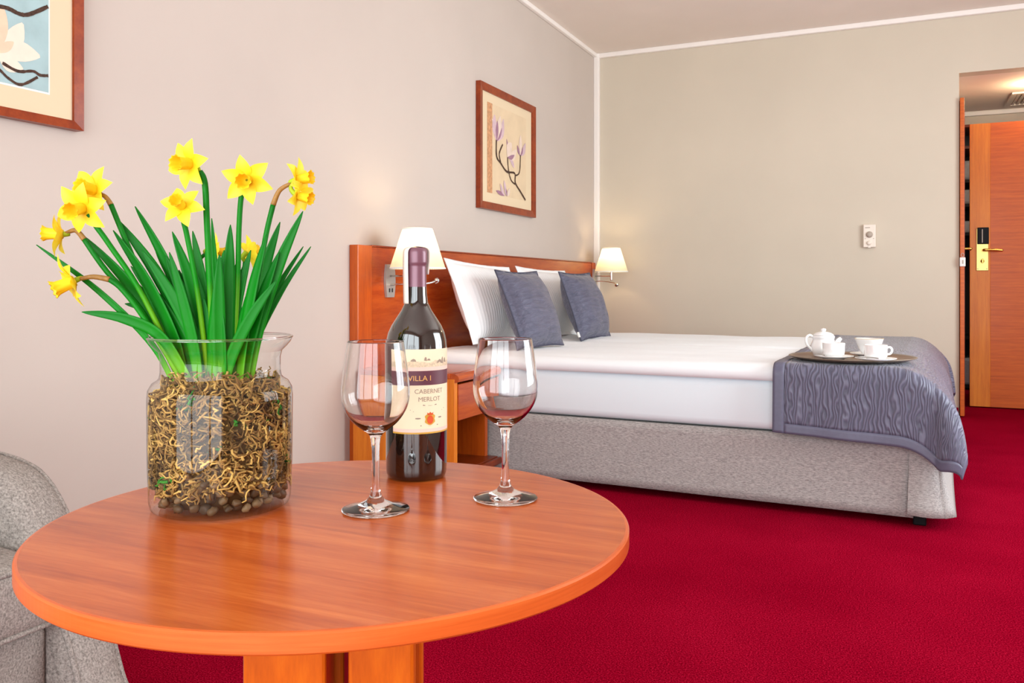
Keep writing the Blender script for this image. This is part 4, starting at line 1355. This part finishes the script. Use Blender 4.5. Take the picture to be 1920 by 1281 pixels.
def label_poly(name, pts, off, mat, parent):
    return pyd(name, [wrap(s_, z, off) for s_, z in pts], [tuple(range(len(pts)))], mat, parent, smooth=False)


def label_text(name, txt, s_c, z, size, off, mat, parent, sx=1.0, left=False):
    cu = bpy.data.curves.new(name, 'FONT'); cu.body = txt; cu.size = size; cu.align_x = 'LEFT' if left else 'CENTER'; cu.resolution_u = 3
    to = bpy.data.objects.new(name, cu); COL.objects.link(to)
    dg = bpy.context.evaluated_depsgraph_get()
    me = bpy.data.meshes.new_from_object(to.evaluated_get(dg))
    bpy.data.objects.remove(to)
    for v_ in me.vertices:
        v_.co = wrap(s_c + v_.co.x * sx, z + v_.co.y, off)
    me.materials.clear()
    return link(name, me, mat, parent, smooth=False)


S0, S1 = -0.0345, 0.0705
lb = label_patch('label', S0, S1, 0.064, 0.176, 0.00035, 'paper_label', bo)
label_patch('gold_edge', S0, S1, 0.064, 0.0662, 0.0005, 'crest_gold', lb)
label_patch('pink_band', S0, S1, 0.0662, 0.0708, 0.0005, 'paper_pink', lb)
label_patch('pink_band', S0, S1, 0.1475, 0.1525, 0.0005, 'paper_pink', lb)
label_patch('purple_band', S0, S1, 0.1285, 0.1475, 0.0005, 'band_purple', lb)
# engraved hill scene
ridge = [(S0 + (S1 - S0) * k / 40, 0.1595 + 0.0035 * noise.noise(Vector((k * 0.23, 4, 0))) + 0.0012 * noise.noise(Vector((k * 0.9, 1, 0)))) for k in range(41)]
vs = []
for s_, z in ridge:
    vs += [wrap(s_, 0.1526, 0.0005), wrap(s_, z, 0.0005)]
pyd('hill_drawing', vs, [(2 * i, 2 * i + 2, 2 * i + 3, 2 * i + 1) for i in range(40)], 'paper_scene', lb)
for (s_, z, w_, h_) in ((-0.004, 0.1615, 0.008, 0.004), (0.012, 0.163, 0.004, 0.006), (0.0165, 0.1622, 0.005, 0.003), (0.034, 0.159, 0.010, 0.006), (0.040, 0.160, 0.004, 0.010), (0.046, 0.160, 0.005, 0.007), (-0.022, 0.159, 0.008, 0.004)):
    label_poly('hill_detail', [(s_ - w_ / 2, z - h_ * 0.3), (s_ + w_ / 2, z - h_ * 0.4), (s_ + w_ * 0.3, z + h_ * 0.35), (s_, z + h_ * 0.55), (s_ - w_ * 0.35, z + h_ * 0.2)], 0.0007, 'paper_scene_dark', lb)
label_text('lettering', 'VILLA I', -0.011, 0.1345, 0.0098, 0.0007, 'ink_gold', lb, 1.05, True)
label_text('lettering', 'CABERNET', 0.0185, 0.1175, 0.0085, 0.0006, 'ink_grey', lb, 1.02)
label_text('lettering', 'MERLOT', 0.0185, 0.1070, 0.0085, 0.0006, 'ink_grey', lb, 1.02)
for (s_, z, w_, h_) in ((0.0185, 0.1015, 0.020, 0.0012), (0.0175, 0.0955, 0.052, 0.0009), (0.0175, 0.0935, 0.044, 0.0006), (0.0180, 0.0745, 0.026, 0.0011), (0.002, 0.084, 0.007, 0.0014), (0.0345, 0.084, 0.006, 0.0014)):
    label_poly('fine_print', [(s_ - w_ / 2, z), (s_, z - h_ * 0.3), (s_ + w_ / 2, z), (s_ + w_ / 2, z + h_), (s_, z + h_ * 1.2), (s_ - w_ / 2, z + h_)], 0.0006, 'ink_grey', lb)
cr = label_poly('crest', [(0.0185 + 0.0075 * math.sin(2 * PI * k / 24) * (1 + 0.15 * math.cos(6 * PI * k / 12)), 0.0835 + 0.0082 * math.cos(2 * PI * k / 24)) for k in range(24)], 0.0007, 'crest_gold', lb)
label_poly('crest_shield', [(0.0185 + 0.0046 * math.sin(2 * PI * k / 18), 0.0825 + 0.0056 * math.cos(2 * PI * k / 18)) for k in range(18)], 0.0009, 'crest_red', cr)
label_poly('crest_crown', [(0.0150, 0.0885), (0.0220, 0.0885), (0.0232, 0.0925), (0.0203, 0.0905), (0.0185, 0.0932), (0.0167, 0.0905), (0.0138, 0.0925)], 0.0010, 'crest_red', cr)

# ================================================================== WINE GLASSES
def wine_glass(x, y, lab):
    g_ = thing('wine_glass', lab, 'wine glass', (x, y, TH + 0.0004), group='empty wine glasses on the table')
    lathe('foot', [(0.0001, 0.0006), (0.030, 0.0004), (0.0375, 0.0), (0.0390, 0.0008), (0.0393, 0.0018), (0.0380, 0.0028), (0.030, 0.0045), (0.020, 0.0072), (0.011, 0.0115), (0.0072, 0.0165), (0.0056, 0.022)], 'wine_glass', g_, 64)
    lathe('stem', [(0.0056, 0.022), (0.0046, 0.032), (0.0042, 0.050), (0.0043, 0.068), (0.0050, 0.078), (0.0062, 0.085)], 'wine_glass', g_, 32)
    out = [(0.0062, 0.085), (0.0095, 0.0895), (0.0165, 0.0945), (0.0250, 0.1015), (0.0325, 0.1110), (0.0375, 0.1215), (0.0395, 0.1320), (0.0395, 0.1430), (0.0380, 0.1580), (0.0358, 0.1740), (0.0335, 0.1900), (0.0326, 0.1955)]
    P = [(p.x, p.z) for p in smooth_path([(r, 0, z) for r, z in out], 4)]
    th_ = 0.0011
    inn = [(0.0315, 0.1955), (0.0324, 0.1900), (0.0347, 0.1740), (0.0369, 0.1580), (0.0384, 0.1430), (0.0384, 0.1320), (0.0363, 0.1220), (0.0312, 0.1120), (0.0235, 0.1032), (0.0145, 0.0975), (0.0060, 0.0955), (0.0001, 0.0952)]
    Q = [(max(0.0001, p.x), p.z) for p in smooth_path([(r, 0, z) for r, z in inn], 4)]
    lathe('bowl', P + [(0.03205, 0.1960)] + Q, 'wine_glass', g_, 96)
    return g_


wine_glass(1.616, -5.509, 'empty wine glass standing between the vase and the wine bottle')
wine_glass(1.731, -5.399, 'empty wine glass standing to the right of the wine bottle')
